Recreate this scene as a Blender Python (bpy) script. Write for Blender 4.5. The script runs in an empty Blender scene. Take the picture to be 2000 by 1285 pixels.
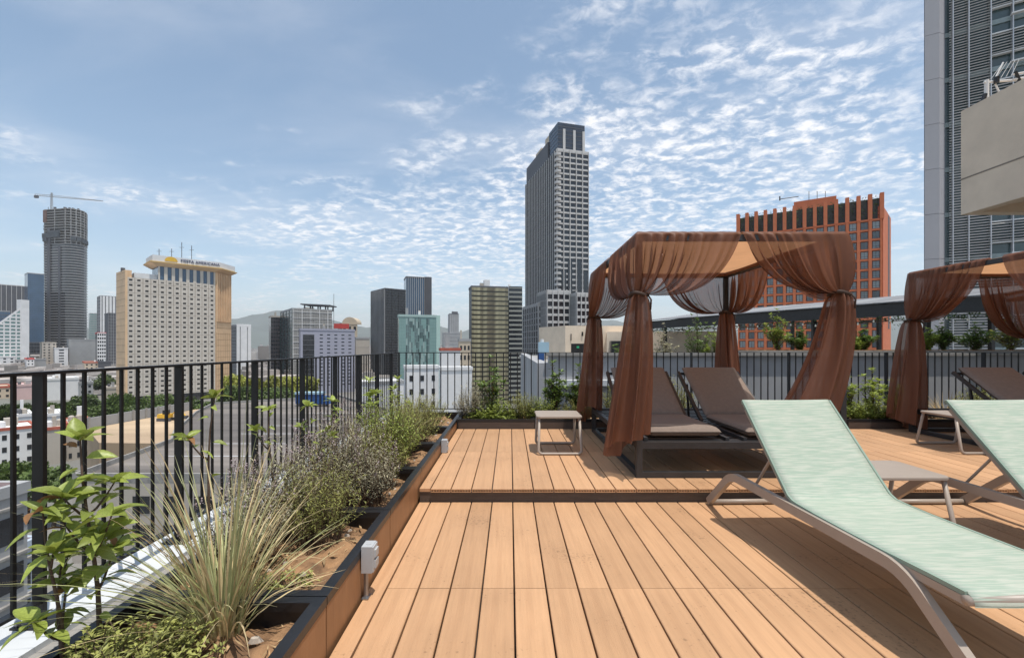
import bpy, math, random
from math import sin, cos, pi, radians, sqrt, atan2
from mathutils import Vector, Matrix

sc = bpy.context.scene
COL = sc.collection
# ------------------------------------------------------------------ camera, sky, sun, exposure
F = 870.0; CX = 996.0; HY = 677.0; EYE = 1.2          # focal length and horizon in photo pixels, eye height
cd = bpy.data.cameras.new("camera"); cam = bpy.data.objects.new("camera", cd); COL.objects.link(cam)
cd.sensor_width = 36.0; cd.lens = 36.0 * F / 2000.0
cd.shift_x = 4 / 2000.0; cd.shift_y = (HY - 642.5) / 2000.0
cd.clip_start = 0.05; cd.clip_end = 60000
cam.location = (0, 0, EYE); cam.rotation_euler = (pi / 2, 0, 0)
sc.camera = cam
SUN = Vector((0.17, -0.18, 1.0)).normalized()
sd = bpy.data.lights.new("sun", 'SUN'); sun = bpy.data.objects.new("sun", sd); COL.objects.link(sun)
sd.energy = 3.5; sd.angle = radians(0.53); sd.color = (1.0, 0.95, 0.87)
sun.location = (10, -10, 60); sun.rotation_euler = SUN.to_track_quat('Z', 'Y').to_euler()
w = bpy.data.worlds.new("World"); sc.world = w; w.use_nodes = True
def build_world():
    nt = w.node_tree; nt.nodes.clear(); N = nt.nodes.new; L = nt.links.new
    out = N('ShaderNodeOutputWorld'); bg = N('ShaderNodeBackground'); bg.inputs[1].default_value = 0.135
    sky = N('ShaderNodeTexSky'); sky.sky_type = 'NISHITA'; sky.sun_disc = False
    sky.sun_elevation = math.asin(SUN.z); sky.sun_rotation = atan2(SUN.x, SUN.y)
    sky.altitude = 1500; sky.air_density = 1.0; sky.dust_density = 2.5; sky.ozone_density = 0.9
    tc = N('ShaderNodeTexCoord'); sep = N('ShaderNodeSeparateXYZ'); L(tc.outputs['Generated'], sep.inputs[0])
    def M(op, a, b=None):
        n = N('ShaderNodeMath'); n.operation = op
        for i, v in enumerate((a, b)):
            if v is None: continue
            if isinstance(v, (int, float)): n.inputs[i].default_value = v
            else: L(v, n.inputs[i])
        return n.outputs[0]
    z = M('ADD', M('MAXIMUM', sep.outputs[2], 0.0), 0.12)
    comb = N('ShaderNodeCombineXYZ'); L(M('DIVIDE', sep.outputs[0], z), comb.inputs[0]); L(M('DIVIDE', sep.outputs[1], z), comb.inputs[1])
    def noise(scale, detail, rough, loc, sc3, rot=0, dist=0.0):
        mp = N('ShaderNodeMapping'); mp.inputs['Location'].default_value = loc; mp.inputs['Scale'].default_value = sc3
        mp.inputs['Rotation'].default_value = (0, 0, rot)
        L(comb.outputs[0], mp.inputs[0]); n = N('ShaderNodeTexNoise'); n.inputs['Scale'].default_value = scale
        n.inputs['Detail'].default_value = detail; n.inputs['Roughness'].default_value = rough; n.inputs['Distortion'].default_value = dist
        L(mp.outputs[0], n.inputs['Vector']); return n.outputs[0]
    def ramp(v, a, b):
        r = N('ShaderNodeMapRange'); r.interpolation_type = 'SMOOTHSTEP'; L(v, r.inputs[0]); r.inputs[1].default_value = a; r.inputs[2].default_value = b
        return r.outputs[0]
    fine = noise(14, 8, 0.6, (3.1, 0.4, 0), (1, 1.2, 1), 0.5, 0.3)       # cirrocumulus flecks
    mid = noise(3.4, 5, 0.55, (8.1, 2.4, 0), (1, 1.1, 1), 0.2, 0.3)         # clusters of flecks
    wisp = noise(1.5, 6, 0.55, (1.7, 5.2, 0), (0.6, 1.3, 1), -0.35, 0.4)    # thin veils
    big = noise(0.30, 1, 0.5, (22.87, 0.06, 0), (1, 1, 1), 0.3)                # where the cloud field lies
    cov = ramp(M('ADD', big, M('MULTIPLY', M('SUBTRACT', mid, 0.5), 0.6)), 0.42, 0.64)
    fl = ramp(fine, 0.40, 0.68)
    veil = M('MULTIPLY', ramp(wisp, 0.40, 0.8), 0.22)
    dens = M('MINIMUM', M('MULTIPLY', M('ADD', M('ADD', M('MULTIPLY', M('MULTIPLY', fl, cov), 0.80), veil), 0.07), ramp(sep.outputs[2], -.12, -.02)), 0.92)
    tint = N('ShaderNodeMixRGB'); tint.blend_type = 'MULTIPLY'; tint.inputs[0].default_value = 1; L(sky.outputs[0], tint.inputs[1]); tint.inputs[2].default_value = (.96, 1.12, 1.06, 1)
    low = N('ShaderNodeMixRGB'); L(M('MULTIPLY', M('POWER', M('SUBTRACT', 1.0, M('MINIMUM', M('MAXIMUM', sep.outputs[2], 0.0), 1.0)), 7.0), 0.72), low.inputs[0]); L(tint.outputs[0], low.inputs[1]); low.inputs[2].default_value = (5.5, 5.4, 5.5, 1)   # smog layer low over the city
    mix = N('ShaderNodeMixRGB'); L(dens, mix.inputs[0]); L(low.outputs[0], mix.inputs[1]); mix.inputs[2].default_value = (6.9, 6.85, 6.95, 1)
    L(mix.outputs[0], bg.inputs[0]); L(bg.outputs[0], out.inputs[0])
build_world()
sc.view_settings.view_transform = 'Standard'; sc.view_settings.look = 'None'
sc.view_settings.gamma = 1.0; sc.view_settings.exposure = 0.33; sc.view_settings.use_curve_mapping = False
sc.cycles.use_denoising = True; sc.cycles.max_bounces = 8; sc.cycles.transparent_max_bounces = 24
sc.cycles.volume_bounces = 0; sc.cycles.sample_clamp_indirect = 6.0

# ------------------------------------------------------------------ helpers
def px(X, Y, d):
    """point at depth d seen at photo pixel X, Y"""
    return Vector(((X - CX) * d / F, d, EYE - (Y - HY) * d / F))
def pxy(X, d): return ((X - CX) * d / F, d)
def zat(Y, d): return EYE - (Y - HY) * d / F

class MB:
    def __init__(s): s.v = []; s.f = []
    def add(s, vs, fs):
        o = len(s.v); s.v.extend([tuple(q) for q in vs]); s.f.extend([tuple(i + o for i in f) for f in fs])
    BF = [(0, 3, 2, 1), (4, 5, 6, 7), (0, 1, 5, 4), (1, 2, 6, 5), (2, 3, 7, 6), (3, 0, 4, 7)]
    def box(s, x0, y0, z0, x1, y1, z1):
        s.add([(x0, y0, z0), (x1, y0, z0), (x1, y1, z0), (x0, y1, z0), (x0, y0, z1), (x1, y0, z1), (x1, y1, z1), (x0, y1, z1)], MB.BF); return s
    def prism(s, pts, z0, z1, top=None):
        n = len(pts); top = top or pts
        s.add([(p[0], p[1], z0) for p in pts] + [(p[0], p[1], z1) for p in top],
              [tuple(range(n - 1, -1, -1)), tuple(range(n, 2 * n))] + [(i, (i + 1) % n, n + (i + 1) % n, n + i) for i in range(n)]); return s
    def fbox(s, p0, p1, u0, u1, z0, z1, d0, d1):
        """box on the facade p0->p1 (left to right seen from outside), metres along it, height, depth outwards"""
        dx, dy = p1[0] - p0[0], p1[1] - p0[1]; l = sqrt(dx * dx + dy * dy); dx /= l; dy /= l; nx, ny = dy, -dx
        q = lambda u, d: (p0[0] + dx * u + nx * d, p0[1] + dy * u + ny * d)
        return s.prism([q(u0, d1), q(u1, d1), q(u1, d0), q(u0, d0)], z0, z1)
    def tube(s, pts, r, n=6, caps=True, closed=False):
        pts = [Vector(p) for p in pts]; k = len(pts); rs = r if isinstance(r, (list, tuple)) else [r] * k
        vs = []; fs = []; up = None
        for i, p in enumerate(pts):
            a = pts[(i - 1) % k] if closed or i > 0 else p; b = pts[(i + 1) % k] if closed or i < k - 1 else p
            t = (b - a).normalized()
            if up is None: up = Vector((0, 0, 1)) if abs(t.z) < 0.9 else Vector((1, 0, 0))
            e1 = t.cross(up)
            if e1.length < 1e-4: e1 = t.orthogonal()
            e1.normalize(); e2 = e1.cross(t).normalized(); up = e2
            for j in range(n):
                an = 2 * pi * (j + .5) / n; vs.append(p + (e1 * cos(an) + e2 * sin(an)) * rs[i])
        for i in range(k if closed else k - 1):
            for j in range(n):
                fs.append((i * n + j, i * n + (j + 1) % n, ((i + 1) % k) * n + (j + 1) % n, ((i + 1) % k) * n + j))
        if caps and not closed: fs += [tuple(range(n - 1, -1, -1)), tuple(range((k - 1) * n, k * n))]
        s.add(vs, fs); return s
    def grid(s, P, nu, nv):
        s.add([P(i / nu, j / nv) for j in range(nv + 1) for i in range(nu + 1)],
              [(j * (nu + 1) + i, j * (nu + 1) + i + 1, (j + 1) * (nu + 1) + i + 1, (j + 1) * (nu + 1) + i) for j in range(nv) for i in range(nu)]); return s
    def mesh(s, name, m, smooth=False, base=(0, 0, 0)):
        me = bpy.data.meshes.new(name); b = base
        me.from_pydata([(v[0] - b[0], v[1] - b[1], v[2] - b[2]) for v in s.v], [], s.f)
        if m: me.materials.append(m)
        if smooth: me.polygons.foreach_set('use_smooth', [True] * len(me.polygons))
        me.update(); return me

def link(name, data, parent=None, loc=(0, 0, 0), rot=(0, 0, 0), scale=(1, 1, 1)):
    o = bpy.data.objects.new(name, data); COL.objects.link(o); o.parent = parent
    o.location = loc; o.rotation_euler = rot; o.scale = scale; return o
def tag(o, label=None, cat=None, group=None, kind=None):
    if label: o['label'] = label
    if cat: o['category'] = cat
    if group: o['group'] = group
    if kind: o['kind'] = kind
    return o
class Thing:
    """an Empty at the thing's base; parts are built in world coordinates and stored relative to it"""
    def __init__(s, name, label, cat, base=(0, 0, 0), group=None):
        s.b = Vector(base); s.o = link(name, None, None, base); s.o.empty_display_size = .1; tag(s.o, label, cat, group)
    def add(s, name, mb, m, parent=None, smooth=False, kind=None, label=None):
        o = link(name, mb.mesh(name, m, smooth, s.b), parent or s.o)
        if kind: o['kind'] = kind
        if label: o['label'] = label
        return o
    def inst(s, name, me, loc, rot=(0, 0, 0), scale=(1, 1, 1), parent=None):
        return link(name, me, parent or s.o, Vector(loc) - s.b, rot, scale)
def struct(name, mb, m, smooth=False):
    o = link(name, mb.mesh(name, m, smooth)); o['kind'] = 'structure'; return o
def copy_tree(o, parent=None):
    c = o.copy(); COL.objects.link(c); c.parent = parent
    for ch in list(o.children): copy_tree(ch, c)
    return c

# ------------------------------------------------------------------ materials
def lin(c): return tuple(((v / 255) / 12.92 if v / 255 <= .04045 else ((v / 255 + .055) / 1.055) ** 2.4) for v in c)
MATS = {}
def mat(name, col, rough=.7, var=.12, nscale=3.0, stretch=(1, 1, 1), bump=0.0, bscale=40.0, metal=0.0, obj_var=0.0, island=0.0, spec=.5, col2=None, c2=(.45, .65), trans=0.0, sheer=0.0, coords='Object', coat=0.0, spots=0.0):
    """procedural surface: base colour with noise, an optional second colour, per-object and per-piece variation, fine relief"""
    m = bpy.data.materials.new(name); m.use_nodes = True; nt = m.node_tree; N = nt.nodes.new; L = nt.links.new
    p = nt.nodes['Principled BSDF']; p.inputs['Roughness'].default_value = rough; p.inputs['Metallic'].default_value = metal
    p.inputs['Specular IOR Level'].default_value = spec; p.inputs['Coat Weight'].default_value = coat
    tc = N('ShaderNodeTexCoord'); mp = N('ShaderNodeMapping'); mp.inputs['Scale'].default_value = stretch; L(tc.outputs[coords], mp.inputs[0])
    n1 = N('ShaderNodeTexNoise'); n1.inputs['Scale'].default_value = nscale; n1.inputs['Detail'].default_value = 6; n1.inputs['Roughness'].default_value = .6
    L(mp.outputs[0], n1.inputs['Vector'])
    val = N('ShaderNodeMapRange'); L(n1.outputs[0], val.inputs[0]); val.inputs[1].default_value = .3; val.inputs[2].default_value = .7
    val.inputs[3].default_value = 1 - var; val.inputs[4].default_value = 1 + var
    fac = val.outputs[0]
    def mul(a, b):
        n = N('ShaderNodeMath'); n.operation = 'MULTIPLY'; L(a, n.inputs[0]); L(b, n.inputs[1]); return n.outputs[0]
    def rnd(sock, amt):
        r = N('ShaderNodeMapRange'); L(sock, r.inputs[0]); r.inputs[3].default_value = 1 - amt; r.inputs[4].default_value = 1 + amt; return r.outputs[0]
    if obj_var: oi = N('ShaderNodeObjectInfo'); fac = mul(fac, rnd(oi.outputs['Random'], obj_var))
    if island: ge = N('ShaderNodeNewGeometry'); fac = mul(fac, rnd(ge.outputs['Random Per Island'], island))
    if spots:
        ge = N('ShaderNodeNewGeometry'); sn = N('ShaderNodeTexNoise'); sn.inputs['Scale'].default_value = 55; sn.inputs['Detail'].default_value = 3; L(ge.outputs['Position'], sn.inputs['Vector'])
        sb = N('ShaderNodeTexNoise'); sb.inputs['Scale'].default_value = 2.2; sb.inputs['Detail'].default_value = 3; L(ge.outputs['Position'], sb.inputs['Vector'])
        ad = N('ShaderNodeMath'); ad.operation = 'ADD'; L(sn.outputs[0], ad.inputs[0]); L(sb.outputs[0], ad.inputs[1])
        sr = N('ShaderNodeMapRange'); L(ad.outputs[0], sr.inputs[0]); sr.inputs[1].default_value = 1.20; sr.inputs[2].default_value = 1.30; sr.inputs[3].default_value = 1; sr.inputs[4].default_value = 1 - spots; fac = mul(fac, sr.outputs[0])
        sr = N('ShaderNodeMapRange'); L(sb.outputs[0], sr.inputs[0]); sr.inputs[1].default_value = .35; sr.inputs[2].default_value = .7; sr.inputs[3].default_value = 1.04; sr.inputs[4].default_value = .92; fac = mul(fac, sr.outputs[0])
    base = N('ShaderNodeRGB'); base.outputs[0].default_value = (*col, 1); cs = base.outputs[0]
    if col2:
        n2 = N('ShaderNodeTexNoise'); n2.inputs['Scale'].default_value = nscale * .37; n2.inputs['Detail'].default_value = 5; L(mp.outputs[0], n2.inputs['Vector'])
        r2 = N('ShaderNodeMapRange'); r2.interpolation_type = 'SMOOTHSTEP'; L(n2.outputs[0], r2.inputs[0]); r2.inputs[1].default_value = c2[0]; r2.inputs[2].default_value = c2[1]
        mx = N('ShaderNodeMixRGB'); L(r2.outputs[0], mx.inputs[0]); L(cs, mx.inputs[1]); mx.inputs[2].default_value = (*col2, 1); cs = mx.outputs[0]
    vm = N('ShaderNodeVectorMath'); vm.operation = 'SCALE'; L(cs, vm.inputs[0]); L(fac, vm.inputs['Scale'])
    L(vm.outputs[0], p.inputs['Base Color'])
    if bump:
        nb = N('ShaderNodeTexNoise'); nb.inputs['Scale'].default_value = bscale; nb.inputs['Detail'].default_value = 4; L(mp.outputs[0], nb.inputs['Vector'])
        bp = N('ShaderNodeBump'); bp.inputs['Strength'].default_value = bump; bp.inputs['Distance'].default_value = .01; L(nb.outputs[0], bp.inputs['Height']); L(bp.outputs[0], p.inputs['Normal'])
    last = p.outputs[0]; out = nt.nodes['Material Output']
    if trans:
        t = N('ShaderNodeBsdfTranslucent'); L(vm.outputs[0], t.inputs[0]); mx = N('ShaderNodeMixShader'); mx.inputs[0].default_value = trans; L(last, mx.inputs[1]); L(t.outputs[0], mx.inputs[2]); last = mx.outputs[0]
    if sheer:
        t = N('ShaderNodeBsdfTransparent'); mx = N('ShaderNodeMixShader'); mx.inputs[0].default_value = sheer; L(last, mx.inputs[1]); L(t.outputs[0], mx.inputs[2]); last = mx.outputs[0]
    if last is not p.outputs[0]: L(last, out.inputs[0])
    MATS[name] = m; return m

plank_m = mat('composite_plank', (.515, .30, .163), .62, .07, 4, (14, .7, 1), .25, 30, obj_var=.10, col2=(.465, .265, .142), c2=(.42, .7), spec=.3, spots=.3)
fascia_m = mat('dark_fascia', (.075, .055, .045), .6, .2, 6, (1, 1, 8), .15, 40)
panel_m = mat('planter_panel', (.30, .155, .075), .5, .16, 5, (1, 2, .4), .15, 30, obj_var=.06, spec=.4)
black_m = mat('black_steel', (.013, .013, .015), .38, .3, 9, spec=.5, bump=.05, bscale=60)
rail_m = mat('railing_steel', (.010, .009, .010), .42, .3, 12, spec=.45)
soil_m = mat('soil', (.30, .17, .085), .95, .35, 14, bump=1.0, bscale=60, col2=(.17, .095, .05))
litter_m = mat('leaf_litter', (.40, .27, .14), .9, .2, 20, island=.5)
pebble_m = mat('pebble', (.42, .36, .30), .85, .2, 9, obj_var=.2)
concrete_m = mat('concrete', (.30, .285, .265), .88, .16, 2.2, bump=.3, bscale=30, col2=(.22, .21, .20), c2=(.5, .75))
whitepaint_m = mat('white_roof_paint', (.60, .62, .64), .7, .06, 3, col2=(.48, .48, .47), c2=(.55, .8))
stucco_m = mat('beige_stucco', (.72, .60, .47), .9, .10, 1.4, bump=.35, bscale=45, col2=(.63, .52, .41), c2=(.5, .72))
greywall_m = mat('grey_stucco', (.37, .37, .38), .9, .13, 1.0, (1, 1, .5), .3, 30, col2=(.25, .25, .26), c2=(.48, .66))
taupe_m = mat('taupe_powder_coat', (.36, .30, .25), .42, .05, 8, spec=.45)
sling_m = mat('mint_sling', (.37, .45, .365), .8, .07, 9, (2.2, 48, 48), .2, 30, col2=(.50, .525, .445), c2=(.42, .6), spec=.25, trans=.10)
cush_m = mat('taupe_cushion', (.235, .185, .155), .9, .08, 30, bump=.25, bscale=300, spec=.2)
char_m = mat('charcoal_frame', (.035, .033, .034), .45, .15, 6, spec=.5)
curt_m = mat('brown_voile', (.25, .105, .06), .5, .12, 3, (1, 1, .3), spec=.35, trans=.38, sheer=.20)
canopy_m = mat('canopy_cloth', (.62, .33, .17), .8, .06, 5, spec=.15, trans=.55)
boxgrey_m = mat('grey_outlet_box', (.42, .43, .44), .5, .06, 10, spec=.4)
conduit_m = mat('conduit', (.30, .30, .31), .35, .1, 10, metal=.8)

leaf_m = mat('leaf_bright', (.30, .36, .075), .42, .2, 14, obj_var=.22, island=.2, trans=.32, spec=.5)
leafd_m = mat('leaf_dark', (.15, .22, .05), .45, .22, 14, island=.35, trans=.25, spec=.5)
herb_m = mat('herb_green', (.34, .35, .10), .6, .2, 10, island=.45, trans=.28)
laven_m = mat('lavender_grey', (.41, .38, .26), .75, .2, 10, island=.45, trans=.22)
lavfl_m = mat('lavender_flower', (.34, .27, .28), .8, .2, 10, island=.4)
dry_m = mat('dry_straw', (.58, .46, .26), .8, .2, 10, island=.35, trans=.25)
grass_m = mat('grass_blade', (.45, .47, .23), .6, .15, 6, island=.40, trans=.3, col2=(.50, .43, .24), c2=(.45, .65))
stem_m = mat('stem_bark', (.10, .065, .045), .8, .25, 20)
tleaf_m = mat('street_tree_leaf', (.10, .145, .035), .6, .25, .8, island=.5, obj_var=.25, trans=.25)
tleafy_m = mat('street_tree_leaf_yellow', (.30, .31, .06), .6, .25, .8, island=.45, obj_var=.2, trans=.3)
vine_m = mat('vine_leaf', (.07, .12, .035), .6, .25, 4, island=.5, trans=.25)

glass_m = mat('dark_glass', (.018, .021, .027), .12, .3, .25, spec=.7)
glassb_m = mat('blue_glass', (.05, .10, .17), .15, .2, .08, spec=.7)
glassg_m = mat('green_glass', (.20, .32, .30), .2, .12, .1, spec=.6, island=.2)
tanw_m = mat('tan_panels', (.60, .54, .47), .8, .06, .2)
gold_m = mat('gold_panels', (.74, .50, .30), .6, .12, .15)
white_m = mat('white_wall', (.72, .71, .70), .85, .08, .15, col2=(.60, .59, .57), c2=(.55, .75))
offw_m = mat('offwhite_strip', (.54, .52, .50), .7, .06, .3)
grey_m = mat('grey_wall', (.34, .34, .34), .85, .1, .15, obj_var=.06)
dgrey_m = mat('dark_grey_wall', (.09, .09, .10), .6, .15, .1)
lilac_m = mat('lilac_wall', (.36, .36, .43), .8, .05, .1)
olive_m = mat('olive_spandrel', (.36, .34, .24), .6, .10, .12)
cream_m = mat('cream_wall', (.58, .48, .36), .85, .08, .2)
pink_m = mat('pink_wall', (.60, .42, .40), .9, .1, .2)
beige_m = mat('beige_wall', (.46, .41, .35), .9, .1, .12, col2=(.38, .34, .30))
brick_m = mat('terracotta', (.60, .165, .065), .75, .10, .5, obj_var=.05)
redroof_m = mat('red_roof', (.42, .11, .07), .85, .2, .6)
slab_m = mat('raw_slab', (.33, .32, .31), .9, .1, .1)
asph_m = mat('asphalt_lot', (.13, .115, .105), .95, .25, .10, (.35, 2.2, 1), col2=(.20, .175, .155), c2=(.45, .62))
sand_m = mat('sandy_lot', (.50, .37, .24), .95, .18, .06, (.5, 2, 1), col2=(.40, .29, .19))
street_m = mat('city_ground', (.20, .19, .18), .95, .3, .01, col2=(.12, .13, .10))
blue_m = mat('blue_tarp', (.02, .08, .25), .5, .15, .5)
lblue_m = mat('pale_blue_roof', (.36, .52, .62), .5, .1, .5)
yellow_m = mat('yellow_paint', (.75, .45, .05), .6, .1, 1)
red_m = mat('red_paint', (.55, .06, .05), .6, .1, 1)
ink_m = mat('dark_lettering', (.04, .05, .13), .6, .05, 1)
alu_m = mat('aluminium_slat', (.52, .52, .53), .4, .08, 2, metal=.35, obj_var=.06)
lilacol_m = mat('lilac_column', (.40, .385, .40), .6, .06, .4)
tglass_m = mat('teal_glass', (.05, .085, .09), .1, .3, .3, spec=.8)
proof_m = mat('pergola_sheet', (.22, .22, .23), .6, .18, 1.5, (.3, 3, 1), col2=(.30, .30, .30), obj_var=.12)
hill_m = mat('hill', (.10, .12, .10), 1, .2, .002)
farcity_m = mat('far_city', (.42, .38, .35), .9, .1, .02, island=.55)

# ------------------------------------------------------------------ the ground and hills
G = -27.0
mb = MB(); R = 8200
mb.add([(0, 0, G)] + [(R * cos(2 * pi * i / 64), R * sin(2 * pi * i / 64), G) for i in range(64)], [(0, i + 1, (i + 1) % 64 + 1) for i in range(64)])
struct('ground', mb, street_m)
rng = random.Random(5)
def hills(d, base, amp, seed, name):
    r = random.Random(seed); ph = [(r.uniform(0, 6), r.uniform(2, 16), r.uniform(.2, 1)) for _ in range(9)]
    mb = MB(); n = 260; vs = []
    for i in range(n + 1):
        a = radians(-80 + 160 * i / n); h = base + amp * sum(k * sin(f * a * 2 + p) for p, f, k in ph) / 3
        h = max(h, 30)
        for q, (dr, hh) in enumerate(((0, 0), (.06, .55), (.13, 1), (.25, .5))):
            rr = d * (1 + dr); vs.append((rr * sin(a), rr * cos(a), G - 2 + hh * (h + 9 * sin(i * 1.7 + q))))
    mb.add(vs, [(i * 4 + q, (i + 1) * 4 + q, (i + 1) * 4 + q + 1, i * 4 + q + 1) for i in range(n) for q in range(3)])
    struct(name, mb, hill_m, True)
hills(5200, 270, 150, 3, 'hills'); hills(6300, 380, 170, 8, 'hills')

# ------------------------------------------------------------------ far city mass
def far_city():
    r = random.Random(11); mb = MB()
    for q_ in range(2900):
        d = 480 + 4200 * r.random() ** 1.6; a = r.uniform(-54, 20)
        if q_ >= 2600: d = r.uniform(262, 470); a = r.choice((r.uniform(-54, -42.3), r.uniform(-54, -42.3), r.uniform(-31.2, -28.2), r.uniform(-19, -17)))
        x = d * math.tan(radians(a))
        h = r.uniform(5, 10) if q_ >= 2600 else r.uniform(6, 17) if r.random() < .9 else r.uniform(18, 26 + d * .006)
        wx, wy, t = r.uniform(7, 22), r.uniform(7, 20), r.uniform(-.4, .6); c, s = cos(t), sin(t)
        pts = [(x + u * c - v * s, d + u * s + v * c) for u, v in ((0, 0), (wx, 0), (wx, wy), (0, wy))]
        mb.prism(pts, G, G + h)
        if r.random() < .5:
            k = r.uniform(.2, .6); mb.prism([(x + (u * c - v * s) * k, d + (u * s + v * c) * k) for u, v in ((0, 0), (wx, 0), (wx, wy), (0, wy))], G + h - .2, G + h + r.uniform(2, 4))
    o = link('distant_city', mb.mesh('distant_city', farcity_m)); tag(o, 'mass of small far rooftops stretching to the hills', 'city', kind='stuff')
far_city()

# ------------------------------------------------------------------ buildings
def plan(Xl, Xc, Xr, d, th):
    """near corner at pixel Xc and depth d; right face runs along th, left face square to it"""
    th = radians(th); xc = (Xc - CX) * d / F; kr = (Xr - CX) / F; kl = (Xl - CX) / F
    W = (kr * d - xc) / (cos(th) - kr * sin(th)); D = (xc - kl * d) / (sin(th) + kl * cos(th)) if Xl < Xc - .5 else 14.0
    if D <= 0 or D > 120: D = 40.0
    c = Vector((xc, d)); u = Vector((cos(th), sin(th))); v = Vector((-sin(th), cos(th)))
    return c, u, v, W, D
def facade(T, p0, p1, z0, z1, nx, nz, pier, span, proud, wm, name='facade_grid', edge=None, base=0.0, top=0.0, kind='stuff', parent=None, vproud=None):
    l = (Vector(p1) - Vector(p0)).length; mb = MB(); pitch = l / nx; fh = (z1 - z0 - base - top) / nz; vproud = vproud or proud
    if pier > 0:
        for i in range(nx + 1):
            a = max(i * pitch - pier * pitch / 2, 0.002); b = min(i * pitch + pier * pitch / 2, l - .002); mb.fbox(p0, p1, a, b, z0, z1, -.3, vproud)
    if span > 0:
        for k in range(nz + 1):
            zc = z0 + base + k * fh; mb.fbox(p0, p1, .001, l - .001, max(zc - span * fh / 2, z0), min(zc + span * fh / 2, z1), -.3, proud - .03)
    if base: mb.fbox(p0, p1, .002, l - .002, z0, z0 + base, -.3, proud + .02)
    if top: mb.fbox(p0, p1, .002, l - .002, z1 - top, z1 + .3, -.3, proud + .02)
    return T.add(name, mb, wm, parent, kind=kind)
def ray(X): return math.degrees(math.atan((CX - X) / F))
def block(name, label, Xl, Xc, Xr, d, th, Yt, core=glass_m, left=None, right=None, cat='building', group=None, cap=True, capm=None, D=None, gz=G, clutter=0):
    c, u, v, W, DD = plan(Xl, Xc, Xr, d, th + ray(Xc) * .97); D = D or DD; zt = zat(Yt, d)
    P = [c, c + u * W, c + u * W + v * D, c + v * D]; P = [tuple(q) for q in P]
    T = Thing(name, label, cat, (c.x, c.y, gz), group)
    cm = MB(); cm.prism(P, gz, zt); T.add('core' if core in (glass_m, glassb_m, glassg_m) else 'wall', cm, core)
    if cap:
        rm = MB(); t = .35
        for a, b in ((0, 1), (1, 2), (2, 3), (3, 0)): k_ = min(1, .25 + d / 300); rm.fbox(P[a], P[b], -.1 * k_, (Vector(P[b]) - Vector(P[a])).length + .1 * k_, zt - .6 * k_, zt + .55 * k_, -.35, .12 * k_ + .1)
        T.add('parapet', rm, capm or grey_m)
    for f, (a, b) in ((right, (0, 1)), (left, (3, 0))):
        if f: f = dict(f); m_ = f.pop('m'); facade(T, P[a], P[b], gz, zt, wm=m_, **f)
    r = random.Random(int(Xc * 7 + d))
    for _ in range(clutter):
        s = r.uniform(.1, .55); t = r.uniform(.15, .6); q = c + u * W * s + v * D * t; h = r.uniform(1.8, 4.5)
        k = MB(); kw = min(W, D) * r.uniform(.12, .3); k.prism([(q.x, q.y), (q.x + kw * u.x, q.y + kw * u.y), (q.x + kw * (u.x + v.x), q.y + kw * (u.y + v.y)), (q.x + kw * v.x, q.y + kw * v.y)], zt - .1, zt + h)
        T.add('roof_housing', k, r.choice([grey_m, beige_m, white_m]))
    return T, P, zt
def win_row(T, p0, p1, z0, z1, nx, nz, wfrac, hfrac, m_=None, name='window', off=0.0, parent=None):
    """separate window pieces sharing one mesh: pane set in a proud frame"""
    l = (Vector(p1) - Vector(p0)).length; pu, pz = l / nx, (z1 - z0) / nz; ww, hh = pu * wfrac, pz * hfrac
    me = MB().box(-ww / 2, -.06, -hh / 2, ww / 2, .2, hh / 2).mesh(name, m_ or glass_m); an = atan2(p1[1] - p0[1], p1[0] - p0[0])
    for k in range(nz):
        for i in range(nx):
            t = (i + .5) / nx; T.inst(name, me, (p0[0] + (p1[0] - p0[0]) * t, p0[1] + (p1[1] - p0[1]) * t, z0 + (k + .5) * pz), (0, 0, an), parent=parent)

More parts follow.
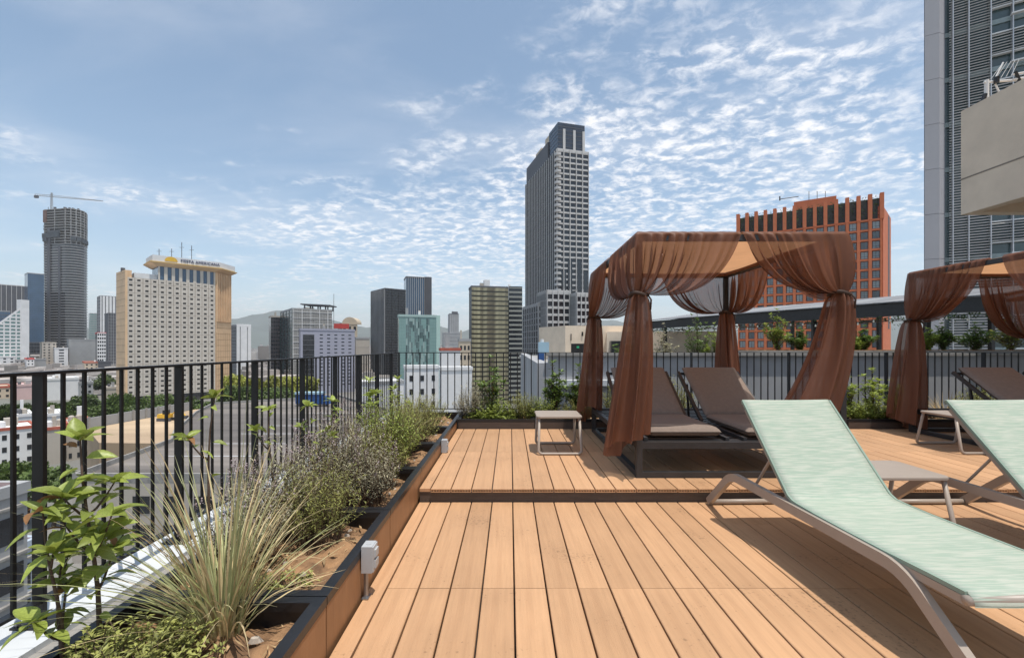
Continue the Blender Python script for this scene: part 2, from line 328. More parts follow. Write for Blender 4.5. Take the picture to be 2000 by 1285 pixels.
# --- tall office tower with white grid
def white_tower():
    d, th = 277, 15.6
    c, u, v, W, D = plan(1027, 1088, 1149, d, th); z1 = zat(291, d)
    T = Thing('skyscraper', 'tallest tower, white grid front and dark blue glass crown, beyond the fence', 'tower', (c.x, c.y, G))
    P = [c, c + u * W, c + u * W + v * D, c + v * D]; P = [tuple(q) for q in P]
    T.add('core', MB().prism(P, G, z1), glass_m)
    nz = 38; zb = G
    facade(T, P[0], P[1], zat(567, d), z1, 5, 25, .11, .30, .5, offw_m, top=1.2, vproud=.95)
    facade(T, P[3], P[0], G, z1, 18, 45, .12, .14, .10, mat('slate_band', (.08, .08, .09), .5), vproud=.16)
    ls = MB(); ll = D
    for i in range(19): ls.fbox(P[3], P[0], max(i * ll / 18 - .22, 0), min(i * ll / 18 + .22, ll), G, z1, .1, .55)
    T.add('side_fin', ls, offw_m, kind='stuff')
    # rounded corner balconies on the near edge
    cb = MB(); fh = (z1 - zat(567, d)) / 25
    for k in range(25):
        zc = zat(567, d) + k * fh; n = 7
        ring = [tuple(c + Vector((cos(a), sin(a))) * 2.3 + u * .8 + v * .3) for a in [radians(th + 150 + 150 * i / n) for i in range(n + 1)]]
        cb.prism(ring, zc - .75, zc + .75)
    T.add('corner_balcony', cb, offw_m, kind='stuff')
    # crown: set-back dark glass box with three white fins, then roof plant
    cz = zat(236, d); a = c + u * 1.2 + v * 1.5; w2 = W - 3
    Q = [tuple(a), tuple(a + u * w2), tuple(a + u * w2 + v * 16), tuple(a + v * 16)]
    crown = T.add('crown', MB().prism(Q, z1, cz), mat('crown_glass', (.02, .03, .05), .12, .3, .3, spec=.7)); T.o.children[-1]['label'] = 'dark blue glass crown'
    fin = MB()
    for t in (.22, .60, .95): fin.fbox(Q[0], Q[1], w2 * t - .8, w2 * t + .8, z1, cz - 4, -.2, .6)
    T.add('fin', fin, offw_m, crown)
    gl = MB()
    for k in range(1, 7): gl.fbox(Q[0], Q[1], 0, w2, z1 + k * (cz - z1) / 7, z1 + k * (cz - z1) / 7 + .25, -.1, .12); gl.fbox(Q[3], Q[0], 0, 16, z1 + k * (cz - z1) / 7, z1 + k * (cz - z1) / 7 + .25, -.1, .12)
    T.add('mullion', gl, dgrey_m, crown, kind='stuff')
    b0 = c + v * 17.5
    sl = [tuple(b0 + u * .4), tuple(b0 + u * (W - 2)), tuple(b0 + u * (W - 2) + v * (D - 18)), tuple(b0 + u * .4 + v * (D - 18))]
    T.add('roof_storey', MB().prism(sl, z1, z1 + 12), dgrey_m)
    k2 = b0 + u * 3 + v * 3; T.add('roof_housing', MB().prism([tuple(k2), tuple(k2 + u * 10), tuple(k2 + u * 10 + v * 9), tuple(k2 + v * 9)], z1 + 11.5, z1 + 19), cream_m)
    k2 = b0 + u * 3 + v * 20; T.add('roof_housing', MB().prism([tuple(k2), tuple(k2 + u * 10), tuple(k2 + u * 10 + v * 12), tuple(k2 + v * 12)], z1 + 11.5, z1 + 17), cream_m)
    # tall dark slots and bright mullions in the lower front
    sm = MB(); zs = zat(510, d)
    for i in range(6): sm.fbox(P[0], P[1], W * (i / 5) - .45 if i else .0, W * (i / 5) + .45, zat(660, d), zat(567, d) + 1, -.3, .95)
    T.add('front_fin', sm, offw_m)
    ds = MB()
    for i, Yq in ((1, 530), (2, 508), (3, 508), (4, 530)):
        ds.fbox(P[0], P[1], W * ((i - .5) / 5) + .6 if i < 3 else W * ((i) / 5) + .6, W * ((i + .5) / 5) - .6 if i < 3 else W * ((i + 1) / 5) - .6, zat(640, d), zat(Yq, d), .3, .6)
    T.add('dark_slot', ds, glass_m)
    # podium in front, to the left, and to the right
    for nm, X0, Xc, X1, dd, Yt, nx, lab in (('podium', 1050, 1068, 1112, 262, 567, 4, None), ('podium', 1022, 1052, 1070, 272, 592, 5, None), ('podium', 1110, 1126, 1160, 258, 572, 4, None)):
        cc, uu, vv, WW, DD = plan(X0, Xc, X1, dd, th); zt = zat(Yt, dd)
        PP = [tuple(cc), tuple(cc + uu * WW), tuple(cc + uu * WW + vv * DD), tuple(cc + vv * DD)]
        po = T.add(nm, MB().prism(PP, G, zt), glass_m)
        facade(T, PP[0], PP[1], G, zt, nx, 14, .16, .34, .4, offw_m, parent=po, top=1.5, vproud=.9)
        facade(T, PP[3], PP[0], G, zt, 7, 14, .22, .12, .3, grey_m, parent=po, top=1.5, vproud=.6)
white_tower()

# --- construction tower with open floor slabs and a crane
def construction_tower():
    d = 700; c = px(127, 665, d); zt = zat(407, d)
    T = Thing('tower_under_construction', 'grey tower of bare floor slabs under construction with a crane on top', 'tower', (c.x, c.y, G))
    L0 = Vector(pxy(85, d + 8)); C = Vector(pxy(127, d)); pts = [tuple(L0), tuple(C)]
    for i in range(1, 7):
        t = i / 6; pts.append(pxy(127 + 44 * sin(t * pi / 2), d + 30 * (1 - cos(t * pi / 2)) + 4 * t))
    pts += [pxy(168, d + 58), pxy(90, d + 55)]
    cx, cy = sum(p[0] for p in pts) / len(pts), sum(p[1] for p in pts) / len(pts)
    ins = lambda k: [(cx + (p[0] - cx) * k, cy + (p[1] - cy) * k) for p in pts]
    zg = zat(476, d)
    T.add('core', MB().prism(ins(.965), G, zg), glass_m); T.add('upper_core', MB().prism(ins(.45), zg, zt - 4), dgrey_m)
    n = 58; step = (zt - G) / n
    mes = [MB().prism([(p[0] - c.x, p[1] - c.y) for p in ins(q)], -.5, .5).mesh('floor_slab', slab_m) for q in (1.0, 1.012, .985)]; rs = random.Random(2)
    for k in range(1, n + 1):
        T.inst('floor_slab', mes[0] if k < n - 14 else rs.choice(mes), (c.x, c.y, G + k * step))
    cm = MB(); ring = ins(.97)
    for a, b in zip(ring, ring[1:] + ring[:1]):
        l = (Vector(b) - Vector(a)).length; q = max(1, int(l / 17))
        for i in range(q):
            p = Vector(a).lerp(Vector(b), i / q); cm.box(p.x - .45, p.y - .45, zg, p.x + .45, p.y + .45, zt)
    T.add('column', cm, slab_m, kind='stuff')
    rr = random.Random(6)
    for k, (u0, u1, zz, hh) in enumerate(((0, 60, zat(463, d), 7), (20, 62, zat(456, d), 5), (2, 16, zat(470, d), 9))):
        nm = MB(); nm.fbox(pts[0], pts[1], u0 * .55, u1 * .55, zz, zz + hh, .2, 2.2); T.add('safety_net', nm, mat('safety_net_%d' % k, (.07, .08, .09), .9, .3, .4))
    nm = MB()
    for i in range(2, 6): nm.fbox(pts[i], pts[i + 1], 0, (Vector(pts[i + 1]) - Vector(pts[i])).length, zat(466, d) - i, zat(458, d) - i, .2, 2.0)
    T.add('safety_net', nm, MATS['safety_net_1'])
    nm = MB()
    for _ in range(26):
        p = Vector(pts[0]).lerp(Vector(pts[1]), rr.random()) + Vector((rr.uniform(0, 12), rr.uniform(0, 25))); w_ = rr.uniform(.4, 3); nm.box(p.x, p.y, zt - 1, p.x + w_, p.y + w_, zt + rr.uniform(1, 6))
    T.add('formwork', nm, dgrey_m, kind='stuff')
    nm = MB(); nm.fbox(pts[0], pts[1], 0, 7, zat(432, d), zat(408, d), .3, .8); T.add('brown_cladding', nm, mat('rust_formwork', (.16, .09, .07), .9, .3, .3))
    cm = MB(); cm.fbox(pts[0], pts[1], 8, 14, G, zt - 30, 0, .9); cm.fbox(pts[0], pts[1], 30, 34, G, zat(480, d), 0, .6); T.add('hoist_track', cm, dgrey_m)
    K = Thing('tower_crane', 'pale tower crane with a long jib on the unfinished tower', 'crane', (px(101, 407, d)))
    m = MB(); a = px(101, 412, d + 12); b = px(101, 377, d + 12)
    for sx in (-1, 1):
        for sy in (-1, 1): m.tube([a + Vector((sx, sy, 0)), b + Vector((sx * .6, sy * .6, 0))], .35, 4)
    for i in range(9):
        z = a.z + (b.z - a.z) * i / 9; m.tube([(a.x - 1, a.y - 1, z), (a.x + 1, a.y - 1, z + 3)], .25, 4)
    K.add('mast', m, slab_m)
    j = MB(); e0 = px(68, 382, d + 12); e1 = px(201, 393, d + 30); j.tube([e0, e1], .55, 4); j.tube([e0 + Vector((0, 0, 2.2)), px(101, 384, d + 12) + Vector((0, 0, 2.2)), e1 + Vector((0, 0, .3))], .35, 4)
    for i in range(30):
        p = e0.lerp(e1, i / 30); j.tube([p, p + Vector((1.6, 0, 2.2 * (1 - i / 31)))], .2, 4)
    K.add('jib', j, slab_m)
    k = MB(); k.box(e0.x, e0.y - 1.5, e0.z - 4, e0.x + 5, e0.y + 1.5, e0.z); K.add('counterweight', k, dgrey_m)
construction_tower()

# --- tan hotel with gold ends and a rooftop restaurant with its sign
def hotel():
    A = Vector(pxy(247, 215)); d1 = Vector((.665, .747)); k = (420 - CX) / F
    t = (k * A.y - A.x) / (d1.x - k * d1.y); B = A + d1 * t
    d2 = Vector((-.1, .995)).normalized(); d2 = Vector((.05, 1)).normalized(); k = (449 - CX) / F; t2 = (k * B.y - B.x) / (d2.x - k * d2.y); Cc = B + d2 * min(t2, 40)
    k = (230 - CX) / F; d0 = Vector((-.80, .60)); t0 = (k * A.y - A.x) / (d0.x - k * d0.y); Z = A + d0 * t0
    zt = zat(541, 215); T = Thing('hotel', 'broad tan hotel slab with gold end walls and a sign on the roof', 'hotel', (A.x, A.y, G))
    back = Vector((-.747, .665)) * 20
    pl = [tuple(Z), tuple(A), tuple(B), tuple(Cc), tuple(Cc + back * .6), tuple(Z + Vector((-.2, 1)) * 16)]
    T.add('wall', MB().prism(pl, G, zt - .3), mat('hotel_window', (.06, .055, .055), .25, .5, .5))
    L = (B - A).length; g = MB(); nx, nz = 12, 23; zb = zat(772, 215); fh = (zt - zb) / nz; pu = L / nx
    for i in range(nx + 1):
        a, b = max(i * pu - pu * .29, 0), min(i * pu + pu * .29, L); g.fbox(tuple(A), tuple(B), a, b, zb, zt, -.3, .5)
    for q in range(nz + 1): g.fbox(tuple(A), tuple(B), .01, L - .01, zb + q * fh - fh * .31, min(zb + q * fh + fh * .31, zt), -.3, .47)
    T.add('facade_grid', g, tanw_m, kind='stuff')
    s = MB()
    for i in range(nx + 1): s.fbox(tuple(A), tuple(B), max(i * pu - .08, 0), min(i * pu + .08, L), zb, zt, .4, .515)
    for q in range(0, nz + 1, 2): s.fbox(tuple(A), tuple(B), 0, L, zb + q * fh - .05, zb + q * fh + .05, .4, .51)
    T.add('panel_joint', s, mat('joint_brown', (.20, .14, .10), .9), kind='stuff')
    e = MB(); e.fbox(tuple(Z), tuple(A), 0, t0, G, zt + 3.4, -2, .6); e.fbox(tuple(A), tuple(B), -.55, .3, G, zt + 3.3, -1.5, .75)
    T.add('gold_pier', e, gold_m)
    e = MB(); e.fbox(tuple(B), tuple(Cc), -.2, (Cc - B).length, G, zt + 6.6, -1, .8)
    for i in range(9): e.fbox(tuple(B), tuple(Cc), i * (Cc - B).length / 9, i * (Cc - B).length / 9 + .5, zt - 20, zt + 6.6, .5, 1.5)
    T.add('gold_end_wall', e, gold_m)
    j = MB(); l2 = (Cc - B).length
    for q in range(0, 21): j.fbox(tuple(B), tuple(Cc), 0, l2, G + q * 3.2, G + q * 3.2 + .12, .5, .83); j.fbox(tuple(Z), tuple(A), 0, t0, G + q * 3.2, G + q * 3.2 + .12, .3, .63)
    for i in range(7): j.fbox(tuple(B), tuple(Cc), i * l2 / 7, i * l2 / 7 + .12, G, zt - 26, .5, .84)
    T.add('panel_joint', j, mat('joint_gold', (.33, .20, .11), .9), kind='stuff')
    # rooftop white plant, restaurant storey, flared eave and sign band
    r = MB(); r.fbox(tuple(A), tuple(B), 3, L * .34, zt - .5, zt + 2.6, -9, -1); T.add('roof_plant', r, white_m)
    a = A + d1 * (L * .33); rz0, rz1 = zt - 1.2, zt + 6.8
    S = [tuple(a), tuple(B), tuple(Cc), tuple(Cc + back * .5), tuple(a + back * .7)]
    res = T.add('roof_restaurant', MB().prism(S, rz0, rz1), glassb_m)
    f = MB(); LL = (B - a).length
    for i in range(9): f.fbox(tuple(a), tuple(B), max(i * LL / 8 - .7, 0), min(i * LL / 8 + .7, LL), rz0, rz1, -.2, .4)
    f.fbox(tuple(a), tuple(B), 0, LL, rz0, rz0 + 1.2, -.2, .38); T.add('pier', f, tanw_m, res, kind='stuff')
    ctr = Vector((sum(p[0] for p in S) / 5, sum(p[1] for p in S) / 5)); grow = lambda k, ex: [tuple(ctr + (Vector(p) - ctr) * k + (Vector(p) - ctr).normalized() * ex) for p in S]
    T.add('eave', MB().prism(grow(1, .5), rz1, rz1 + 1.8, grow(1, 3.6)), gold_m, res)
    T.add('eave_trim', MB().prism(grow(1, 3.7), rz1 + 1.8, rz1 + 2.3), mat('ochre_trim', (.62, .40, .13), .6), res)
    Sg = grow(1, 2.6); sg = T.add('sign_band', MB().prism(Sg, rz1 + 2.3, rz1 + 5.4), white_m, res)
    p0, p1 = Vector(Sg[0]), Vector(Sg[1]); sl = (p1 - p0).length; an = atan2(p1.y - p0.y, p1.x - p0.x); nrm = Vector((sin(an), -cos(an)))
    lo = MB(); n = 14; cxu = sl * .26
    q = lambda uu, z, dd: (p0.x + cos(an) * uu + nrm.x * dd, p0.y + sin(an) * uu + nrm.y * dd, z)
    lo.add([q(cxu, rz1 + 2.9, .25)] + [q(cxu + 2.7 * cos(pi * i / n), rz1 + 2.9 + 2.4 * sin(pi * i / n), .25) for i in range(n + 1)], [(0, i + 1, i + 2) for i in range(n)])
    T.add('sun_emblem', lo, yellow_m, sg)
    tx = bpy.data.curves.new('sign_lettering', 'FONT'); tx.body = "FIESTA AMERICANA"; tx.size = 3.0; tx.extrude = .12; tx.materials.append(ink_m); tx.space_character = 1.02
    to = link('sign_lettering', None); bpy.data.objects.remove(to); to = bpy.data.objects.new('sign_tmp', tx); COL.objects.link(to)
    bpy.context.view_layer.update(); dg = bpy.context.evaluated_depsgraph_get(); me = bpy.data.meshes.new_from_object(to.evaluated_get(dg)); wd = to.dimensions.x
    bpy.data.objects.remove(to); sc_ = (sl * .60) / wd
    link('sign_lettering', me, sg, Vector(q(cxu + 3.9, rz1 + 3.2, .2)) - T.b, (pi / 2, 0, an), (sc_, sc_ * 1.1, 1))
    m = MB()
    for uu, h in ((.3, 5), (.45, 9), (.6, 8), (.12, 4)):
        b = Vector(q(sl * uu, rz1 + 5.6, -6)); m.tube([b, b + Vector((0, 0, h))], .16, 5); m.tube([b + Vector((-1.2, 0, h * .7)), b + Vector((1.2, 0, h * .7))], .1, 4)
    T.add('antenna', m, dgrey_m, res)
    m = MB(); b = Z.lerp(A, .6); m.tube([(b.x, b.y, zt + 3), (b.x, b.y, zt + 5)], .9, 8); T.add('roof_vent', m, dgrey_m)
hotel()

def F_(m, nx, nz, pier=.2, span=.3, proud=.35, **k): return dict(m=m, nx=nx, nz=nz, pier=pier, span=span, proud=proud, **k)
# --- the skyline, left to right
block('office_tower', 'dark striped slab tower at the far left edge', -20, -8, 52, 640, 6, 555, dgrey_m, None, F_(offw_m, 6, 1, .1, 0, .5), capm=offw_m)
T, P, zt = block('office_building', 'low dark glass block behind the sloping white building', -30, -12, 20, 560, 5, 607, glassb_m, None, F_(dgrey_m, 6, 16, .06, .12, .2))
block('glass_tower', 'plain blue glass tower beside the tower under construction', 48, 54, 86, 620, 8, 533, glassb_m, None, F_(mat('blue_mullion', (.06, .11, .17), .4), 8, 44, .08, .14, .12))
def wedge():
    d = 430; p0, p1 = Vector(pxy(-30, d)), Vector(pxy(54, d + 30)); T = Thing('wedge_building', 'white building with a steep sloping roof and banded windows', 'building', (p0.x, p0.y, G))
    z0, z1 = zat(655, d), zat(590, d); dv = Vector((-1.09, 1)) * 12
    def pr(k, m, nm, off, ex=0):
        a, b = p0 + Vector((0, -off)), p1 + Vector((0, -off))
        vs = [(a.x, a.y, G), (b.x, b.y, G), (b.x, b.y, z1 + ex), (a.x, a.y, z0 + ex)]; vs += [(x + dv.x, y + dv.y, z) for x, y, z in vs]
        return T.add(nm, MB(), m) if 0 else T.add(nm, (lambda q: (q.add(vs, MB.BF), q)[1])(MB()), m)
    pr(1, glassg_m, 'core', 0); l = (p1 - p0).length; g = MB(); n = 17
    for i in range(8):
        t = i / 7; z = z0 + (z1 - z0) * t; g.fbox(tuple(p0), tuple(p1), max(l * t - .5, 0), min(l * t + .5, l), G, z, 0, .6)
    for k in range(n):
        z = G + 3 + k * 3.6
        u0 = 0 if z < z0 else l * (z - z0) / (z1 - z0)
        if u0 < l - 2: g.fbox(tuple(p0), tuple(p1), u0, l, z, z + 1.5, 0, .55)
    T.add('facade_grid', g, white_m, kind='stuff')
    c = MB(); a, b = p0 + Vector((0, -.8)), p1 + Vector((0, -.8)); vs = [(a.x, a.y, z0 - .5), (b.x, b.y, z1 - .5), (b.x, b.y, z1 + 2), (a.x, a.y, z0 + 2)]; vs += [(x + dv.x, y + dv.y, z) for x, y, z in vs]
    c.add(vs, MB.BF); T.add('sloping_roof', c, white_m)
    e = MB(); e.fbox(tuple(p0), tuple(p1), l - 6, l + .8, G, z1 + 5, -5, .9); T.add('end_tower', e, white_m)
wedge()
block('office_block', 'small black office block under the blue glass tower', 44, 49, 83, 520, 6, 669, glass_m, None, F_(dgrey_m, 6, 8, .05, .15, .2), capm=dgrey_m)
block('apartment_tower', 'white slab tower with dark slots left of the hotel', 190, 196, 229, 560, 8, 578, dgrey_m, F_(grey_m, 2, 22, .3, .3), F_(white_m, 5, 1, .72, 0, .5), capm=dgrey_m)
block('office_tower', 'slim dark grey tower in front of the white slotted slab', 204, 212, 236, 470, 10, 612, dgrey_m, None, F_(grey_m, 5, 20, .15, .1), capm=dgrey_m)
block('apartment_tower', 'small pale blue far tower right of the tower under construction', 173, 176, 191, 900, 5, 612, glassg_m, None, F_(grey_m, 5, 20, .1, .3))
block('apartment_block', 'white gridded block with a red stripe beneath the slotted slab', 186, 190, 207, 420, 5, 650, glass_m, None, F_(white_m, 4, 12, .3, .45), capm=red_m)
block('office_slab', 'white windowless slab with one dark slot right of the hotel', 447, 462, 490, 420, 14, 634, grey_m, F_(dgrey_m, 7, 16, .12, .16), F_(white_m, 2, 1, .86, 0, .5, top=2), capm=white_m)
block('office_block', 'dark brown glass block at the left of the grey office group', 525, 529, 552, 330, 8, 618, glass_m, None, F_(mat('bronze_mullion', (.07, .06, .065), .5), 5, 18, .1, .2, .2), capm=beige_m, clutter=1)
T, P, zt = block('office_building', 'grey panelled office with dark glass corner and open roof frame', 548, 571, 648, 300, 12, 603, glass_m, F_(mat('teal_mullion', (.04, .09, .09), .4), 4, 20, .1, .07, .2), F_(mat('grey_mesh', (.34, .33, .315), .8, .1, .4), 24, 44, .5, .62, .4), clutter=2)
fr = MB(); a, b = Vector(P[0]).lerp(Vector(P[1]), .25) , Vector(P[0]).lerp(Vector(P[1]), .85)
for i in range(4):
    for k in (3, 12):
        p = a.lerp(b, i / 3); fr.box(p.x - .35, p.y + k - .35, zt, p.x + .35, p.y + k + .35, zt + 3.2)
fr.prism([(a.x - 2, a.y + 1), (b.x + 2, b.y + 1), (b.x + 2, b.y + 14), (a.x - 2, a.y + 14)], zt + 3.2, zt + 4.0); T.add('roof_frame', fr, dgrey_m)
g2 = MB()
for i in range(5): g2.fbox(P[0], P[1], i * 5.6 + .2, i * 5.6 + .55, G, zt, .3, .6)
for k in range(9): g2.fbox(P[0], P[1], 0, 27, zt - 2 - k * 4.1, zt - 1.7 - k * 4.1, .3, .58)
T.add('white_frame_line', g2, white_m, kind='stuff')
T, P, zt = block('hotel', 'lilac grey hotel with rows of small slot windows', 584, 587, 693, 262, 10, 643, lilac_m, None, None, capm=lilac_m, clutter=2)
win_row(T, tuple(Vector(P[0]).lerp(Vector(P[1]), .30)), tuple(Vector(P[0]).lerp(Vector(P[1]), .97)), G + 4, zt - 2, 5, 15, .42, .27)
gm = MB(); L_ = (Vector(P[1]) - Vector(P[0])).length; gm.fbox(P[0], P[1], L_ * .04, L_ * .24, G, zt - 3, -.2, .12); gl_ = T.add('glass_bay', gm, glass_m)
gm = MB()
for k in range(16): gm.fbox(P[0], P[1], L_ * .04, L_ * .24, G + k * 2.9, G + k * 2.9 + .4, .05, .2)
T.add('mullion', gm, dgrey_m, gl_, kind='stuff')
T, P, zt = block('apartment_building', 'cream building with an arched roof gable behind the lilac hotel', 660, 668, 698, 330, 10, 632, cream_m, None, None, capm=cream_m)
win_row(T, P[0], P[1], zt - 6, zt - 1, 3, 1, .5, .6)
ar = MB(); p0, p1 = Vector(P[0]), Vector(P[1]); n = 10; poly = [p0.lerp(p1, (1 - cos(pi * i / n)) / 2) for i in range(n + 1)]
vs = [(p.x, p.y - .1, zt + 5 * sin(pi * i / n)) for i, p in enumerate(poly)]; vs2 = [(x, y + 10, z) for x, y, z in vs]
ar.add(vs + vs2, [tuple(range(n, -1, -1)), tuple(range(n + 1, 2 * n + 2))] + [(i, i + 1, n + 2 + i, n + 1 + i) for i in range(n)]); T.add('arched_gable', ar, cream_m)
sgm = MB(); sgm.fbox(P[0], P[1], -7, 3.5, zt - 4, zt - .5, 8, 8.4); T.add('red_billboard', sgm, red_m)
an = MB(); b = px(652, 632, 330); an.tube([b, b + Vector((0, 0, 22))], .2, 5); T.add('antenna', an, grey_m)
block('apartment_building', 'plain beige block at the right end of the lilac hotel', 692, 695, 722, 300, 8, 660, beige_m, None, F_(beige_m, 1, 6, 0, .2, .1))
block('office_tower', 'black ribbed glass tower left of the green glass block', 725, 752, 792, 300, 24, 564, glass_m, F_(grey_m, 11, 1, .14, 0, .5), F_(mat('black_louver', (.05, .05, .055), .5), 3, 38, .05, .3, .4), capm=dgrey_m)
T, P, zt = block('glass_tower', 'tall dark glass tower with pale vertical ribs, highest of the middle group', 789, 793, 829, 360, 6, 541, glassb_m, None, F_(offw_m, 9, 1, .16, 0, .5), capm=dgrey_m)
en = MB(); en.fbox(P[0], P[1], (Vector(P[1]) - Vector(P[0])).length + .3, (Vector(P[1]) - Vector(P[0])).length + 6, G, zt + 1, -12, -.5); T.add('side_slab', en, dgrey_m)
def green_block():
    T, P, zt = block('glass_building', 'pale green glass block with a staggered pattern of darker panes', 777, 779, 852, 200, 6, 616, glassg_m, None, None, capm=mat('green_edge', (.34, .46, .43), .4), clutter=3)
    r = random.Random(4); l = (Vector(P[1]) - Vector(P[0])).length; me = [MB().box(-.33, -.06, -1.4, .33, .2, 1.4).mesh('dark_pane', mat('pane_%d' % i, c, .15, .1, .3, spec=.7)) for i, c in enumerate(((.07, .11, .11), (.13, .19, .19), (.30, .40, .38)))]
    an = atan2(P[1][1] - P[0][1], P[1][0] - P[0][0]); nz = 13; fh = (zt - G - 2) / nz
    for k in range(nz):
        for i in range(4, 18):
            if r.random() < .25: continue
            t = (i + .5) / 22; T.inst('dark_pane', r.choice(me), (P[0][0] + (P[1][0] - P[0][0]) * t, P[0][1] + (P[1][1] - P[0][1]) * t, G + 1 + (k + .5 + (.5 if (i // 2) % 2 else 0)) * fh), (0, 0, an))
    mu = MB()
    for k in range(nz * 2): mu.fbox(P[0], P[1], 0, l, G + k * fh / 2, G + k * fh / 2 + .1, -.1, .05)
    for i in range(23): mu.fbox(P[0], P[1], i * l / 22 - .03 if i else 0, i * l / 22 + .03, G, zt, -.1, .055)
    T.add('mullion', mu, mat('green_mullion', (.26, .38, .36), .4), kind='stuff')
    s = MB(); s.fbox(P[0], P[1], l, l + 1.8, G, zt + .4, -14, .2); T.add('side_fin', s, mat('pale_green_glass', (.40, .55, .50), .2))
green_block()
T, P, zt = block('office_tower', 'lone grey far tower between the green glass and olive banded blocks', 875, 878, 896, 900, 6, 613, grey_m, None, F_(dgrey_m, 5, 1, .12, 0, .4), capm=dgrey_m)
T.add('roof_housing', MB().prism([(P[0][0] + 4, P[0][1] + 2), (P[1][0] - 3, P[1][1] + 2), (P[1][0] - 3, P[1][1] + 12), (P[0][0] + 4, P[0][1] + 12)], zt, zt + 5), dgrey_m)
block('office_block', 'low grey far block at the foot of the lone grey tower', 864, 866, 899, 880, 5, 650, grey_m, None, F_(grey_m, 6, 8, .1, .4))
def olive_block():
    T, P, zt = block('office_building', 'olive and black banded office block left of the tall tower', 916, 921, 994, 215, 8, 560, mat('olive_dark_glass', (.055, .05, .035), .15, .5, .3, spec=.6), None, None, capm=dgrey_m, clutter=2)
    band = MB(); l = (Vector(P[1]) - Vector(P[0])).length; n = 25; fh = (zt - G) / n
    me = MB(); me.fbox((0, 0), (1, 0), 0, l * .985, -fh * .33, fh * .33, -.2, .35); me = me.mesh('spandrel_band', mat('olive_glass', (.30, .27, .165), .22, .35, .45, (1, 1, .5), spec=.6, col2=(.15, .125, .075), c2=(.48, .6)))  # darker mottling in the band colour imitates mirrored reflections
    an = atan2(P[1][1] - P[0][1], P[1][0] - P[0][0])
    for k in range(n): T.inst('spandrel_band', me, (P[0][0], P[0][1], G + (k + .55) * fh), (0, 0, an))
    c2, u2, v2, W2, D2 = plan(990, 994, 1020, 218, 8); PP = [tuple(c2), tuple(c2 + u2 * W2), tuple(c2 + u2 * W2 + v2 * 14), tuple(c2 + v2 * 14)]
    wg = T.add('side_wing', MB().prism(PP, G, zt + .6), glass_m)
    facade(T, PP[0], PP[1], G, zt, 1, 25, 0, .38, .35, mat('grey_olive', (.27, .27, .24), .7), parent=wg, name='wing_band')
    m = MB(); m.fbox(P[0], P[1], l * .98, l + .6, zt - 6, zt + 1.5, 0, .8); T.add('white_mast', m, white_m)
olive_block()
T, P, zt = block('apartment_building', 'tan apartment block with balcony windows beside the olive banded office', 895, 897, 919, 150, 6, 664, cream_m, None, None, clutter=1)
win_row(T, P[0], P[1], zt - 24, zt - 1, 3, 7, .55, .45)
T, P, zt = block('apartment_building', 'white building with two columns of dark windows beneath the green glass block', 789, 792, 857, 95, 5, 717, white_m, None, None, capm=white_m)
win_row(T, P[0], P[1], zt - 12.5, zt - 1, 3, 4, .30, .42)
block('white_building', 'plain white windowless box behind the planters', 858, 861, 922, 88, 4, 720, white_m, None, None, capm=white_m, clutter=0)
T, P, zt = block('apartment_building', 'white roofed building with a thin red roof edge', 858, 861, 899, 120, 4, 682, white_m, None, None, capm=redroof_m, clutter=1)
block('low_building', 'long grey roofed low building right of the parking deck', 700, 704, 790, 150, 3, 748, white_m, None, F_(grey_m, 6, 1, .1, 0, .2))

